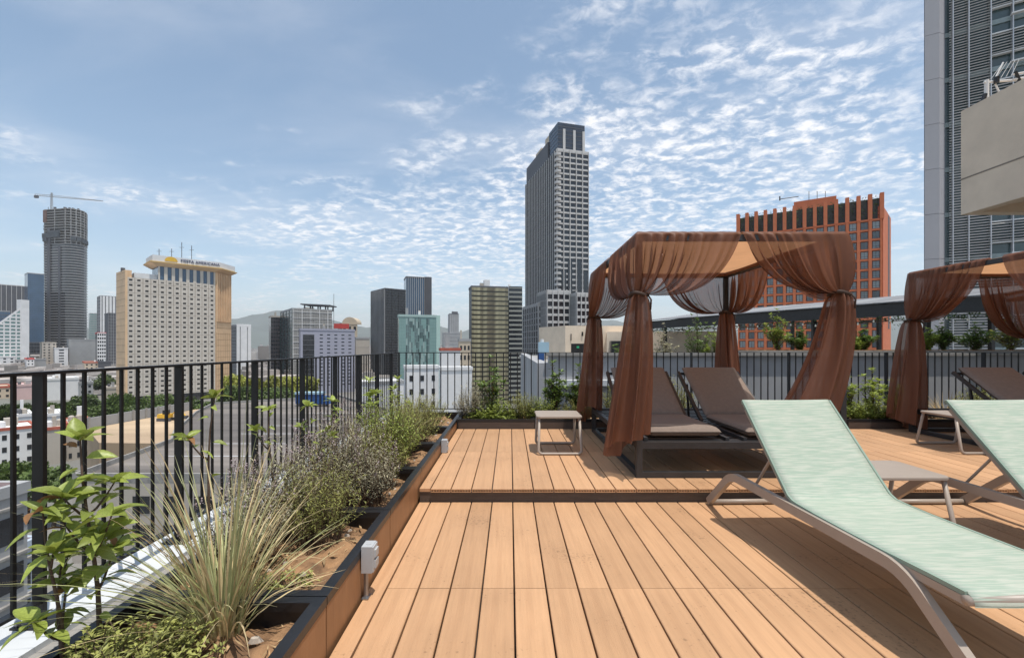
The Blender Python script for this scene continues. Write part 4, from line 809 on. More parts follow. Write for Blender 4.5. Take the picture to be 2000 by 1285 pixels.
# ------------------------------------------------------------------ the terrace: deck boards
PITCH, GAP0, UZ, STEP, FAR, PX = .1589, -.6144, .105, 3.44, 5.93, -.71
def deck():
    lo = struct('lower_deck', MB().box(PX + .01, -2.6, -.30, 6.0, STEP + .05, -.06), fascia_m); up = struct('upper_deck', MB().box(PX + .01, STEP + .07, -.28, 8.6, FAR, UZ - .035), fascia_m)
    wd = PITCH - .008; b = .003
    def plank(l, th=.024, hollow=False):
        m = MB(); n = 8
        prof = [(0, -th), (wd, -th), (wd, -b), (wd - b, 0), (b, 0), (0, -b)]
        if not hollow:
            m.add([(x, 0, z) for x, z in prof] + [(x, l, z) for x, z in prof], [(5, 4, 3, 2, 1, 0), (6, 7, 8, 9, 10, 11)] + [(i, (i + 1) % 6, 6 + (i + 1) % 6, 6 + i) for i in range(6)])
        else:
            m.box(0, .02, -th, wd, l, -.0035); m.add([(b, 0, 0), (wd - b, 0, 0), (wd - b, l, 0), (b, l, 0), (0, 0, -.0035), (wd, 0, -.0035), (wd, l, -.0035), (0, l, -.0035)], [(0, 1, 2, 3), (4, 5, 1, 0), (5, 6, 2, 1), (7, 4, 0, 3), (6, 7, 3, 2)])
            m.box(0, -.001, -th - .001, wd, .02, -th + .005); m.box(0, -.001, -.007, wd, .02, -.0036)
            for i in range(n): x = i * (wd - .005) / (n - 1); m.box(x, -.0005, -th + .005, x + .005, .02, -.007)
        return m
    cache = {}
    def put(parent, x, y0, y1, z, hollow=False):
        k = (round(y1 - y0, 3), hollow)
        if k not in cache: cache[k] = plank(y1 - y0 - .003, hollow=hollow).mesh('plank', plank_m)
        link('plank', cache[k], parent, (x + .004, y0, z + dr.uniform(-.0006, .0006)))
    dr = random.Random(3)
    # the first, narrower strip along the planter, then full boards
    ed = MB(); ed.box(PX + .012, -2.4, -.024, GAP0 - .004, STEP - .003, 0); link('edge_board', ed.mesh('edge_board', plank_m), lo)
    ed = MB(); ed.box(PX + .012, STEP, UZ - .024, GAP0 - .004, FAR - .003, UZ); link('edge_board', ed.mesh('edge_board', plank_m), up)
    for k in range(44):
        x = GAP0 + k * PITCH
        if x < 4.3:
            j = 2.217 if k < 13 else (3.02 if k % 4 in (1, 2) and k < 18 else 2.217)
            put(lo, x, -2.4, -.22, 0); put(lo, x, -.22, j, 0) if j < 2.5 else (put(lo, x, -.22, 2.217, 0), put(lo, x, 2.217, 3.02, 0)); put(lo, x, j, STEP, 0)
        if x < 7.6: put(up, x, STEP - .012, 4.65, UZ, True); put(up, x, 4.65, FAR, UZ)
    for k in range(44, 52):
        x = GAP0 + k * PITCH; put(up, x, STEP - .012, 4.65, UZ, True); put(up, x, 4.65, FAR, UZ)
    fa = MB().box(PX + .012, STEP + .006, -.03, 8.5, STEP + .03, UZ - .026); link('step_riser', fa.mesh('step_riser', fascia_m), up)
deck()

# ------------------------------------------------------------------ planters
RZ = .232
def planter(name, label, x0, x1, y0, y1, face, zb=-.3, soil=.06):
    """steel framed trough; face 'x' shows its wood panel to +x, 'y' to -y"""
    T = Thing('planter', label, 'planter', ((x0 + x1) / 2, (y0 + y1) / 2, 0), 'planters edging the deck'); t = .045; g = .003
    m = MB(); m.box(x0 + g, y0 + g, RZ - .035, x1, y0 + t, RZ); m.box(x0 + g, y1 - t, RZ - .035, x1, y1 - g, RZ); m.box(x1 - t, y0 + t, RZ - .035, x1, y1 - t, RZ); m.box(x0 + g, y0 + t, RZ - .035, x0 + t, y1 - t, RZ)
    if face == 'y': m.box(x0 + g, y0 + g, zb, x0 + .02, y0 + .03, RZ - .035)
    T.add('rim', m, black_m)
    m = MB(); m.box(x0 + .02, y0 + .012, zb, x0 + .04, y1 - .012, RZ - .036); m.box(x0 + .04, y1 - .03, zb, x1 - .04, y1 - .012, RZ - .036)
    m.box(x1 - .04, y0 + .012, zb, x1 - .022, y1 - .012, RZ - .036); m.box(x0 + .04, y0 + .012, zb, x1 - .04, y0 + .03, RZ - .036); T.add('liner', m, black_m)
    m = MB()
    if face == 'x': m.box(x1 - .021, y0 + .006, zb, x1 - .003, y1 - .006, RZ - .037)
    else: m.box(x0 + .022, y0 + .004, zb, x1 - .004, y0 + .011, RZ - .037)
    T.add('panel', m, panel_m if face == 'x' else fascia_m)
    r = random.Random(int((x0 + y0) * 91)); nx, ny = 16, 16; hs = [[RZ - soil - .03 + r.gauss(0, .012) + .02 * sin(i * .9 + y0 * 5) * cos(j * .7 + x0) for i in range(nx + 1)] for j in range(ny + 1)]
    m = MB(); m.grid(lambda u, v: (x0 + .04 + (x1 - x0 - .08) * u, y0 + .03 + (y1 - y0 - .06) * v, hs[round(v * ny)][round(u * nx)]), nx, ny); so = T.add('soil', m, soil_m, smooth=True)
    lt = MB()
    for _ in range(150 if y0 < 3.5 else 60):
        p = Vector((r.uniform(x0 + .06, x1 - .06), r.uniform(y0 + .05, y1 - .05), RZ - soil - .018 + r.uniform(0, .012))); a = r.uniform(0, 6.3); l = r.uniform(.012, .04); e = Vector((cos(a) * l, sin(a) * l, r.uniform(-.003, .01))); n_ = Vector((-sin(a), cos(a), r.uniform(-.3, .3))) * l * r.uniform(.08, .3); lt.add([p - e, p + n_, p + e, p - n_], [(0, 1, 2, 3)])
    T.add('leaf_litter', lt, litter_m, so, kind='stuff')
    pm = [MB().prism([(cos(a) * (1 + .2 * sin(3 * a + s)), sin(a) * .8) for a in [2 * pi * i / 7 for i in range(7)]], -.5, .4, [(cos(a) * .6, sin(a) * .5) for a in [2 * pi * i / 7 for i in range(7)]]).mesh('pebble', pebble_m) for s in (0, 2)]
    for i in range(10 if face == 'x' and y0 < 3 else 3):
        s = r.uniform(.006, .018); T.inst('pebble', r.choice(pm), (r.uniform(x0 + .1, x1 - .1), r.uniform(y0 + .1, y1 - .1), RZ - soil - .015), (0, 0, r.uniform(0, 3)), (s * 1.4, s, s), parent=so)
XL = -1.47
labs = ['nearest planter with the tall grass clump and leafy sapling', 'second planter with the rosemary bush and the grey outlet box', 'third planter from the camera, full of lavender', 'planter beside the step edge with bright green shrubs', 'planter with the small far outlet box on its side', 'corner planter where the two railings meet']
ys = [.81, 1.73, 2.65, 3.57, 4.49, 5.41, 6.62]
planter('planter', 'planter at the camera foot, mostly outside the picture', XL, PX, -.11, .81, 'x')
for i in range(6): planter('planter', labs[i], XL, PX, ys[i], ys[i + 1], 'x')
labs = ['far planter left of the small taupe table, with yellow green herbs', 'far planter behind the small taupe table, with two dark bushes', 'far planter behind the left half of the canopy bed', 'far planter behind the right half of the canopy bed', 'far planter with leafy shrubs between the two canopy beds', 'far planter behind the second canopy bed, its left half', 'far planter behind the second canopy bed, its right half', 'last far planter at the right edge']
for i in range(8): planter('planter', labs[i], PX + .002 + i * 1.04, PX + (i + 1) * 1.04, FAR, 6.62, 'y')

# ------------------------------------------------------------------ parapets and railings
FX, FY = -1.79, 6.95
pa = MB(); pa.box(FX - .13, -1.5, -1.2, FX + .17, FY + .14, .13); pa = struct('parapet', pa, concrete_m); link('painted_top', MB().box(FX - .14, -1.5, .13, FX + .13, FY + .14, .152).mesh('painted_top', whitepaint_m), pa)
pa = MB(); pa.box(FX + .17, FY - .16, -1.2, 9.0, FY + .13, .13); pa = struct('parapet', pa, concrete_m); link('painted_top', MB().box(FX + .14, FY - .14, .13, 9.0, FY + .14, .15).mesh('painted_top', whitepaint_m), pa)
struct('gutter', MB().box(FX + .17, -1.5, -.6, XL - .01, FY - .16, -.25), concrete_m); struct('gutter', MB().box(XL, 6.64, -.6, 9, FY - .16, -.25), concrete_m)
struct('roof_slab', MB().box(FX - .1, -4, -4.5, 12.3, FY + .1, -.62), concrete_m)
def railing(label, axis, fixed, start, end, posts, nb, ztop=1.105, zbot=.152):
    base = (fixed, start, zbot) if axis == 'y' else (start, fixed, zbot); T = Thing('railing', label, 'railing', base, 'railings round the terrace')
    B = lambda a0, a1, c0, c1, z0, z1: MB().box(fixed + c0, a0, z0, fixed + c1, a1, z1) if axis == 'y' else MB().box(a0, fixed + c0, z0, a1, fixed + c1, z1)
    T.add('top_rail', B(start, end, -.022, .022, ztop - .012, ztop), rail_m); T.add('bottom_rail', B(start, end, -.018, .018, zbot + .075, zbot + .087), rail_m)
    mk = lambda m, n: m.mesh(n, rail_m); pw = .009
    bal = (MB().box(-.0075, -.005, 0, .0075, .005, ztop - .012 - zbot - .087) if axis == 'x' else MB().box(-.005, -.0065, 0, .005, .0065, ztop - .012 - zbot - .087)).mesh('baluster', rail_m)
    pm = MB()
    if axis == 'y': pm.box(-.021, -.008, 0, .021, .008, ztop - zbot - .012)
    else: pm.box(-.008, -.03, 0, .008, .03, ztop - zbot - .012)
    pm = pm.mesh('post', rail_m); pl = MB().box(-.06, -.05, 0, .06, .05, .008).mesh('base_plate', rail_m); bo = MB().tube([(0, 0, .008), (0, 0, .026)], .009, 6).mesh('bolt', conduit_m)
    L = (lambda a, z: (fixed, a, z)) if axis == 'y' else (lambda a, z: (a, fixed, z))
    for i, a in enumerate(posts):
        p = T.inst('post', pm, L(a, zbot)); link('base_plate', pl, p)
        if axis == 'y' and a < 3.5:
            for sx in (-.045, .045): link('bolt', bo, p, (sx, .035, 0)); link('bolt', bo, p, (sx, -.035, 0))
        if i + 1 < len(posts):
            for k in range(1, nb + 1):
                q = a + (posts[i + 1] - a) * k / (nb + 1); T.inst('baluster', bal, L(q, zbot + .087))
railing('black steel railing running along the left side above the city', 'y', FX, -1.2, FY + .02, [-.45, .27, .98, 1.695, 2.41, 3.125, 3.84, 4.56, 5.28, 6.0, 6.72], 7)
railing('black steel railing along the far end of the terrace', 'x', FY, FX + .025, 8.9, [FX + .06 + i * 1.52 for i in range(8)], 13, 1.112, .15)

# ------------------------------------------------------------------ outlet boxes
def outlet(y, label, z0=.125, h=.125):
    x = PX + .004; hy = .036; T = Thing('outlet_box', label, 'outlet box', (x, y, 0), 'outlet boxes on the planters')
    T.add('housing', MB().box(x, y - hy, z0, x + .05, y + hy, z0 + h), boxgrey_m); T.add('lid', MB().box(x + .05, y - hy + .003, z0 + .003, x + .057, y + hy - .003, z0 + h - .003), boxgrey_m)
    for k in range(2): T.add('socket_flap', MB().box(x + .057, y - .022, z0 + .02 + k * .05, x + .066, y + .022, z0 + .055 + k * .05), boxgrey_m)
    T.add('knockout', MB().tube([(x + .025, y, z0 + h), (x + .025, y, z0 + h + .002)], .013, 12), boxgrey_m)
    if z0 > .11: T.add('conduit', MB().tube([(x + .016, y - .015, .004), (x + .016, y - .015, z0 + .01)], .0115, 10), conduit_m); T.add('conduit_shoe', MB().box(x + .002, y - .04, .0015, x + .034, y + .01, .006), conduit_m)
outlet(2.15, 'near grey outlet box on a conduit fixed to the planter side'); outlet(4.62, 'far grey outlet box on the planter by the upper deck', UZ + .004, .13)

# ------------------------------------------------------------------ small tables
def side_table():
    T = Thing('side_table', 'x', 'side table', (0, 0, 0)); w_, dp, h = .47, .42, .385; m = MB(); n = 6; rc = .045; pts = []
    for cx, cy, a0 in ((w_ / 2 - rc, dp / 2 - rc, 0), (-w_ / 2 + rc, dp / 2 - rc, 90), (-w_ / 2 + rc, -dp / 2 + rc, 180), (w_ / 2 - rc, -dp / 2 + rc, 270)):
        for i in range(n + 1): a = radians(a0 + 90 * i / n); pts.append((cx + rc * cos(a), cy + rc * sin(a)))
    k = [(p[0] * .985, p[1] * .985) for p in pts]; m.prism(k, h - .022, h - .018, pts); m.prism(pts, h - .018, h - .005); m.prism(pts, h - .005, h, k); T.add('top', m, taupe_m)
    for s in (-1, 1):
        y0, y1 = s * (dp / 2 - .035), s * (dp / 2 + .045); x = w_ / 2 - .018; R = .035; z1 = h - .023; zb = .014; path = []
        P = lambda xx, zz: (xx, y0 + (y1 - y0) * (1 - zz / h), zz); path.append(P(-x + .012, z1))
        for i in range(5): a = radians(180 + 90 * i / 4); path.append(P(-x + R + R * cos(a), zb + R + R * sin(a)))
        for i in range(5): a = radians(270 + 90 * i / 4); path.append(P(x - R + R * cos(a), zb + R + R * sin(a)))
        path.append(P(x - .012, z1)); T.add('leg_loop', MB().tube(path, .0145, 8), taupe_m, smooth=True)
    return T.o
st = side_table(); tag(st, 'small taupe metal table standing alone left of the canopy bed', 'side table', 'small taupe side tables'); st.location = (.507, 4.75, UZ)
s2 = copy_tree(st); tag(s2, 'small taupe metal table between the two mint loungers'); s2.location = (2.53, 2.99, 0)
s3 = copy_tree(st); tag(s3, 'small taupe metal table in front of the second canopy bed'); s3.location = (4.80, 4.77, UZ)

# ------------------------------------------------------------------ mint sun loungers
def bar(mb, pts, wx, wz):
    """flat tube of rectangular section swept in the y-z plane"""
    pts = [Vector(p) for p in pts]; vs = []; fs = []; k = len(pts)
    for i, p in enumerate(pts):
        a = pts[max(i - 1, 0)]; b = pts[min(i + 1, k - 1)]; t = (b - a).normalized(); n = Vector((1, 0, 0)).cross(t).normalized()
        cs = 1.0
        if 0 < i < k - 1: c_ = (pts[i] - a).normalized().dot((b - pts[i]).normalized()); cs = 1 / max(sqrt((1 + c_) / 2), .5)
        for sx, sn in ((-1, -1), (1, -1), (1, 1), (-1, 1)): vs.append(p + Vector((sx * wx / 2, 0, 0)) + n * (sn * wz / 2 * cs))
    for i in range(k - 1):
        for j in range(4): fs.append((i * 4 + j, i * 4 + (j + 1) % 4, i * 4 + 4 + (j + 1) % 4, i * 4 + 4 + j))
    fs += [(3, 2, 1, 0), tuple(range((k - 1) * 4, k * 4))]; mb.add(vs, fs)
def rounded(pts, r, n=5):
    out = [Vector(pts[0])]
    for i in range(1, len(pts) - 1):
        p = Vector(pts[i]); a = (Vector(pts[i - 1]) - p).normalized(); b = (Vector(pts[i + 1]) - p).normalized()
        for k in range(n + 1): t = k / n; q0 = p + a * r * (1 - t); q1 = p + b * r * t; out.append(q0.lerp(q1, t))
    return out + [Vector(pts[-1])]
def lounger():
    T = Thing('sun_lounger', 'x', 'sun lounger', (0, 0, 0)); wd = .60
    for x in (.0, wd):
        m = MB(); bar(m, rounded([(x, .93, .02), (x, .60, .315), (x, -.70, .315), (x, -1.06, .02)], .09), .032, .052); T.add('side_rail', m, taupe_m)
    for y, z in ((.92, .022), (-1.05, .022)): T.add('foot_bar', MB().tube([(0, y, z), (wd, y, z)], .019, 10), taupe_m, smooth=True)
    for y, z in ((-.935, .326), (-.02, .30)): T.add('cross_bar', MB().tube([(.0, y, z), (wd, y, z)], .018, 10), taupe_m, smooth=True)
    for x in (.016, wd - .016):
        m = MB(); bar(m, [(x, -.66, .318), (x, -.935, .322)], .03, .03); T.add('nose_bar', m, taupe_m)
        m = MB(); bar(m, [(x + (.02 if x < .3 else -.02), .03, .335), (x + (.02 if x < .3 else -.02), .475, .785)], .028, .022); T.add('back_bar', m, taupe_m)
    T.add('support_strut', MB().tube([(.06, .42, .30), (.06, .22, .56)], .009, 6), taupe_m); T.add('support_strut', MB().tube([(wd - .06, .42, .30), (wd - .06, .22, .56)], .009, 6), taupe_m)
    prof = [(-.955, .318), (-.95, .338), (-.93, .352), (-.8, .351), (-.6, .346), (-.4, .345), (-.2, .347), (-.06, .352), (-.02, .356), (.02, .375), (.12, .478), (.24, .602), (.36, .725), (.46, .828), (.478, .846), (.49, .848), (.50, .838), (.495, .822)]
    m = MB(); nu = 10; np_ = len(prof)
    def P(u, v, off):
        i = round(v * (np_ - 1)); y, z = prof[i]; sg = -.005 * (1 - (2 * u - 1) ** 2); return (.012 + (wd - .024) * u, y + (sg * -.6 if y > .03 else 0), z + sg * (.7 if y > .03 else 1) - off)
    vs = [P(i / nu, j / (np_ - 1), 0) for j in range(np_) for i in range(nu + 1)]; n0 = len(vs); vs += [P(i / nu, j / (np_ - 1), .006) for j in range(np_) for i in range(nu + 1)]
    q = lambda i, j, o: o * n0 + j * (nu + 1) + i; fs = []
    for j in range(np_ - 1):
        for i in range(nu): fs += [(q(i, j, 0), q(i + 1, j, 0), q(i + 1, j + 1, 0), q(i, j + 1, 0)), (q(i, j, 1), q(i, j + 1, 1), q(i + 1, j + 1, 1), q(i + 1, j, 1))]
        fs += [(q(0, j, 0), q(0, j + 1, 0), q(0, j + 1, 1), q(0, j, 1)), (q(nu, j, 0), q(nu, j, 1), q(nu, j + 1, 1), q(nu, j + 1, 0))]
    m.add(vs, fs); so = T.add('sling', m, sling_m, smooth=True)
    for x in (.008, wd - .008):
        m = MB(); bar(m, [(x, y, z - .006) for y, z in prof[2:15]], .012, .016); T.add('edge_piping', m, mat('sling_edge', (.24, .32, .26), .8) if x < .1 else MATS['sling_edge'], so)
    return T.o
lg = lounger(); tag(lg, 'near mint green mesh lounger with its back raised and a taupe frame', 'sun lounger', 'mint green sun loungers'); lg.location = (1.545, 2.47, 0); lg.rotation_euler = (0, 0, radians(1.6))
l2 = copy_tree(lg); tag(l2, 'second mint green lounger cut by the right edge of the picture'); l2.location = (2.89, 2.47, 0); l2.rotation_euler = (0, 0, radians(1.0))

# ------------------------------------------------------------------ canopy beds
CW, CDp, CZ = 1.70, 2.0, 2.03
def curtain(T, corner, da, La, db, Lb, ztie, zbot, seed, flare=(0, 0), wide=.17, bend=0.0, out=(0, 0)):
    r = random.Random(seed); c = Vector((corner[0], corner[1], 0)); da = Vector((da[0], da[1], 0)); db = Vector((db[0], db[1], 0)); L = La + Lb
    na, nb = -db, -da                                           # outward normals of the two rails
    K = c + (da + db) * .0 + Vector((out[0], out[1], ztie)); npl = max(10, int(L / .074)); ph = [r.uniform(0, 6) for _ in range(4)]
    nu, nv, top = npl * 7, 26, CZ - .005
    def path(s):
        s -= La; return (c + da * -s, na) if s < 0 else (c + db * s, nb)
    vs = []; rows = 0
    for j in range(-5, nv + 1):
        for i in range(nu + 1):
            u = i / nu; s = u * L; p, n = path(s); kk = min(1, abs(s - La) / .06); n = (n * kk + (na + nb) * 1.05 * (1 - kk))
            phs = 2 * pi * npl * u + 2.4 * sin(7 * u + ph[0]) + 1.2 * sin(19 * u + ph[2]); am = .75 + .45 * sin(11 * u + ph[3])
            wv = am * sin(phs) + .5 * sin(2 * pi * npl * .37 * u + ph[1] + 1.5 * sin(4 * u)); nn = n.normalized()
            if j < 0:
                a = radians(40 * (j + 5)); q = p + n * (-.034 * cos(a)) + Vector((0, 0, top + .034 * sin(a) + .0012 * wv))
                if j == -5: q.z -= .03
            else:
                t = j / nv; P0 = p + n * .036 + Vector((0, 0, top)); an = 2 * pi * u * .5 + ph[2]
                Kt = K + (da * (1 - u) + db * u) * .02 + n * (.046 + .012 * wv) + Vector((cos(an), sin(an), 0)) * .012; D = (P0 - K); D.z = 0; ds = D.length
                zc = min(ztie + (top - ztie) * .45 * max(0, 1 - ds / .35), top) - .13 * ds + .02 * sin(9 * u + ph[3])
                C1 = P0 + (Kt - P0) * .22; C1.z = max(zc + .02, ztie - .22); C1 += n * .05
                q = P0 * (1 - t) ** 2 + C1 * 2 * t * (1 - t) + Kt * t * t
                amp = (.010 + .040 * sin(pi * min(t * 1.05, 1)) ** .8) * (1 - t * .55) * (.4 + .6 * min(1, ds / .4))
                q += nn * wv * amp + (da * -1 if s < La else db) * (.019 * am * sin(2 * phs + .6) * min(1, t * 4) * (1 - t * .5)) + Vector((0, 0, -.012 * wv * sin(pi * t)))
            vs.append(q)
        rows += 1
    m = MB(); m.add(vs, [(j * (nu + 1) + i, j * (nu + 1) + i + 1, (j + 1) * (nu + 1) + i + 1, (j + 1) * (nu + 1) + i) for j in range(rows - 1) for i in range(nu)])
    # the tail below the tie
    n2, v2 = 110, 30; vs = []; fx = Vector((flare[0], flare[1], 0)); wdir = fx.normalized() if fx.length > .05 else (da * .8 + db * .2).normalized(); td = Vector((-wdir.y, wdir.x, 0)); kf = 8; p1, p2 = r.uniform(0, 6), r.uniform(0, 6)
    for j in range(v2 + 1):
        t = j / v2; e = t ** .42; z = ztie + (zbot - ztie) * t; ce = K + fx * t ** (1.3 + bend) ; a = .055 + (wide - .055) * e; b = .052 + .07 * e
        for i in range(n2 + 1):
            f = 2 * pi * i / n2 * .93 + .4; fold = 1 + (.20 + .18 * t) * sin(5 * f + p1 + .9 * t) + .24 * sin(9 * f + p2 - 1.3 * t) + .12 * sin(14 * f + 2 * p1 + .5 * t) + .16 * sin(3 * f + p2 + 2 * t)
            q = ce + wdir * (a * cos(f) * (.7 + .3 * fold) + .02 * t * sin(7 * f + p2)) + td * (b * sin(f) * fold); q.z = z + .03 * t * sin(2 * f + p2) + (.10 * t * t * cos(f + p1) if fx.length > .05 else .025 * t * cos(f)); vs.append(q)
    m.add(vs, [(j * (n2 + 1) + i, j * (n2 + 1) + i + 1, (j + 1) * (n2 + 1) + i + 1, (j + 1) * (n2 + 1) + i) for j in range(v2) for i in range(n2)])
    o = T.add('curtain', m, curt_m, smooth=True)
    tm = MB(); tm.tube([K + Vector((cos(a) * .072, sin(a) * .072, .012 * sin(2 * a))) for a in [2 * pi * i / 14 for i in range(14)]], .016, 6, closed=True); tm.tube([K + Vector((.055, -.05, 0)), K + Vector((.08, -.075, -.05)), K + Vector((.075, -.075, -.13))], .008, 5); T.add('tie_band', tm, MATS.get('dark_tie') or mat('dark_tie', (.05, .028, .02), .8), o, smooth=True)
def cushion(x0, x1, y0, y1, z0, th, tilt=None):
    m = MB(); nx, ny = 10, 12; e = .03
    def P(u, v, s):
        ex = min(u, 1 - u) * (x1 - x0); ey = min(v, 1 - v) * (y1 - y0); k = min(1, ex / e) ** .5 * min(1, ey / e) ** .5
        return (x0 + (x1 - x0) * u, y0 + (y1 - y0) * v, th / 2 + s * th / 2 * (k * .92 + .08))
    us = [0, .02, .05, .12, .3, .5, .7, .88, .95, .98, 1]
    for s in (1, -1):
        vs = [P(u, v, s) for v in us for u in us]; n = len(us); m.add(vs, [((j * n + i), (j * n + i + 1), ((j + 1) * n + i + 1), ((j + 1) * n + i)) if s > 0 else ((j * n + i), ((j + 1) * n + i), ((j + 1) * n + i + 1), (j * n + i + 1)) for j in range(n - 1) for i in range(n - 1)])
    return m
def cabana(label, x0, y0, specs):
    T = Thing('canopy_bed', label, 'canopy bed', (0, 0, 0), 'canopy beds with brown curtains'); s = .05
    for cx in (0, CW):
        for cy in (0, CDp): T.add('post', MB().box(cx - s / 2, cy - s / 2, 0, cx + s / 2, cy + s / 2, CZ - .05), char_m)
    for cy in (0, CDp):
        T.add('top_rail', MB().box(s / 2, cy - .024, CZ - .05, CW - s / 2, cy + .024, CZ), char_m); T.add('base_rail', MB().box(s / 2, cy - .024, .004, CW - s / 2, cy + .024, .05), char_m); T.add('bed_rail', MB().box(s / 2, cy - .024, .245, CW - s / 2, cy + .024, .30), char_m)
    for cx in (0, CW):
        T.add('top_rail', MB().box(cx - .024, -.025, CZ - .0495, cx + .024, CDp + .025, CZ + .0005), char_m); T.add('base_rail', MB().box(cx - .024, s / 2, .004, cx + .024, CDp - s / 2, .05), char_m); T.add('bed_rail', MB().box(cx - .024, s / 2, .245, cx + .024, CDp - s / 2, .30), char_m)
    sl = MB().box(.03, -.03, -.01, CW - .03, .03, .01).mesh('slat', char_m)
    for i in range(16): T.inst('slat', sl, (0, .10 + i * .115, .285))
    for k, bx in enumerate((.06, .90)):
        w_ = .72; hy = .90; an = radians(36)
        fr = MB()
        for xx in (bx, bx + w_ - .03): bar(fr, [(xx + .015, hy, .32), (xx + .015, hy + .80 * cos(an), .32 + .80 * sin(an))], .03, .035)
        fr.box(bx + .03, hy + .8 * cos(an) - .03, .32 + .8 * sin(an) - .03, bx + w_ - .03, hy + .8 * cos(an), .32 + .8 * sin(an)); bf = T.add('backrest_frame', fr, char_m); fr = MB()
        for xx in (bx, bx + w_ - .03): T.add('seat_rail', MB().box(xx, .04, .297, xx + .03, hy, .325), char_m)
        sm = MB(); bar(sm, [(bx + .06, hy + .45, .29), (bx + .06, hy + .5, .32 + .5 * math.tan(an) - .02)], .02, .02); bar(sm, [(bx + w_ - .06, hy + .45, .29), (bx + w_ - .06, hy + .5, .32 + .5 * math.tan(an) - .02)], .02, .02); T.add('prop', sm, char_m, bf)
        m = cushion(bx + .05, bx + w_ - .05, .07, hy - .01, 0, .075); m.v = [(x, y, z + .326) for x, y, z in m.v]; T.add('seat_cushion', m, cush_m, smooth=True)
        m = cushion(bx + .05, bx + w_ - .05, .01, .80, 0, .065); m.v = [(x, hy + y * cos(an) - z * sin(an), .345 + y * sin(an) + z * cos(an)) for x, y, z in m.v]; T.add('back_cushion', m, cush_m, smooth=True)
    m = MB(); m.grid(lambda u, v: (.0 + CW * u, CDp * v, CZ + .012 - .075 * (sin(pi * u) * sin(pi * v)) ** .7 + .006 * sin(9 * v + 4 * u)), 24, 24); T.add('canopy', m, canopy_m, smooth=True)
    for a in specs: curtain(T, *a)
    T.o.location = (x0, y0, UZ); T.o.rotation_euler = (0, 0, 0); return T
zt1 = 1.50
cabana('brown curtained canopy bed with two padded loungers, whole in view', 1.08, 3.736, [
    ((0, 0), (1, 0), .84, (0, 1), .92, 1.53, .27, 3, (-.11, .02), .17, .2),
    ((CW, 0), (-1, 0), .84, (0, 1), .92, 1.54, .40, 4, (-.30, .02), .18, .5, (-.02, 0)),
    ((0, CDp), (1, 0), .84, (0, -1), .92, 1.47, .22, 5, (-.06, 0), .15, .2),
    ((CW, CDp), (-1, 0), .84, (0, -1), .92, 1.53, .50, 6, (.05, 0), .13, .2)])
cabana('brown curtained canopy bed cut off by the right edge', 5.18, 3.736, [
    ((0, 0), (1, 0), .84, (0, 1), .92, 1.53, .27, 7, (.1, 0), .17, .2),
    ((CW, 0), (-1, 0), .84, (0, 1), .92, 1.54, .3, 8, (.1, .02), .2, .2),
    ((0, CDp), (1, 0), .84, (0, -1), .92, 1.43, .12, 9, (-.10, 0), .19, .2),
    ((CW, CDp), (-1, 0), .84, (0, -1), .92, 1.20, .3, 10, (.05, 0), .15, .2)])

# ------------------------------------------------------------------ plants
def leaf_mesh(name, m, l=1.0, w_=.42, fold=.12, curl=.2, n=6):
    mb = MB(); vs = []
    for i in range(n + 1):
        t = i / n; h = w_ / 2 * (sin(pi * t ** .8) ** .8) if 0 < i < n else .012; z = -curl * t * t
        vs += [(t * l, -h, z + fold * h * 2), (t * l, 0, z), (t * l, h, z + fold * h * 2)]
    mb.add(vs, [(i * 3 + k, i * 3 + k + 1, i * 3 + 4 + k, i * 3 + 3 + k) for i in range(n) for k in (0, 1)]); return mb.mesh(name, m, True)
LEAVES = [leaf_mesh('leaf', leaf_m, 1, .46, .22, .35), leaf_mesh('leaf', leaf_m, 1, .52, .32, .15), leaf_mesh('leaf', leaf_m, 1, .40, .18, .55)]
BROWN = leaf_mesh('leaf', mat('leaf_brown', (.30, .15, .06), .7, .2, 14, trans=.3), 1, .4, .3, .5)
def add_leaf_geo(mb, p, d, up, l, w_):
    d = d.normalized(); s = d.cross(up); s = s.normalized() if s.length > 1e-3 else d.orthogonal().normalized(); n = s.cross(d)
    a = p + d * l * .5; mb.add([p, a + s * w_ / 2 + n * .12 * w_, p + d * l - n * .15 * l, a - s * w_ / 2 + n * .12 * w_, a - n * .08 * w_], [(0, 4, 1), (1, 4, 2), (2, 4, 3), (3, 4, 0)])
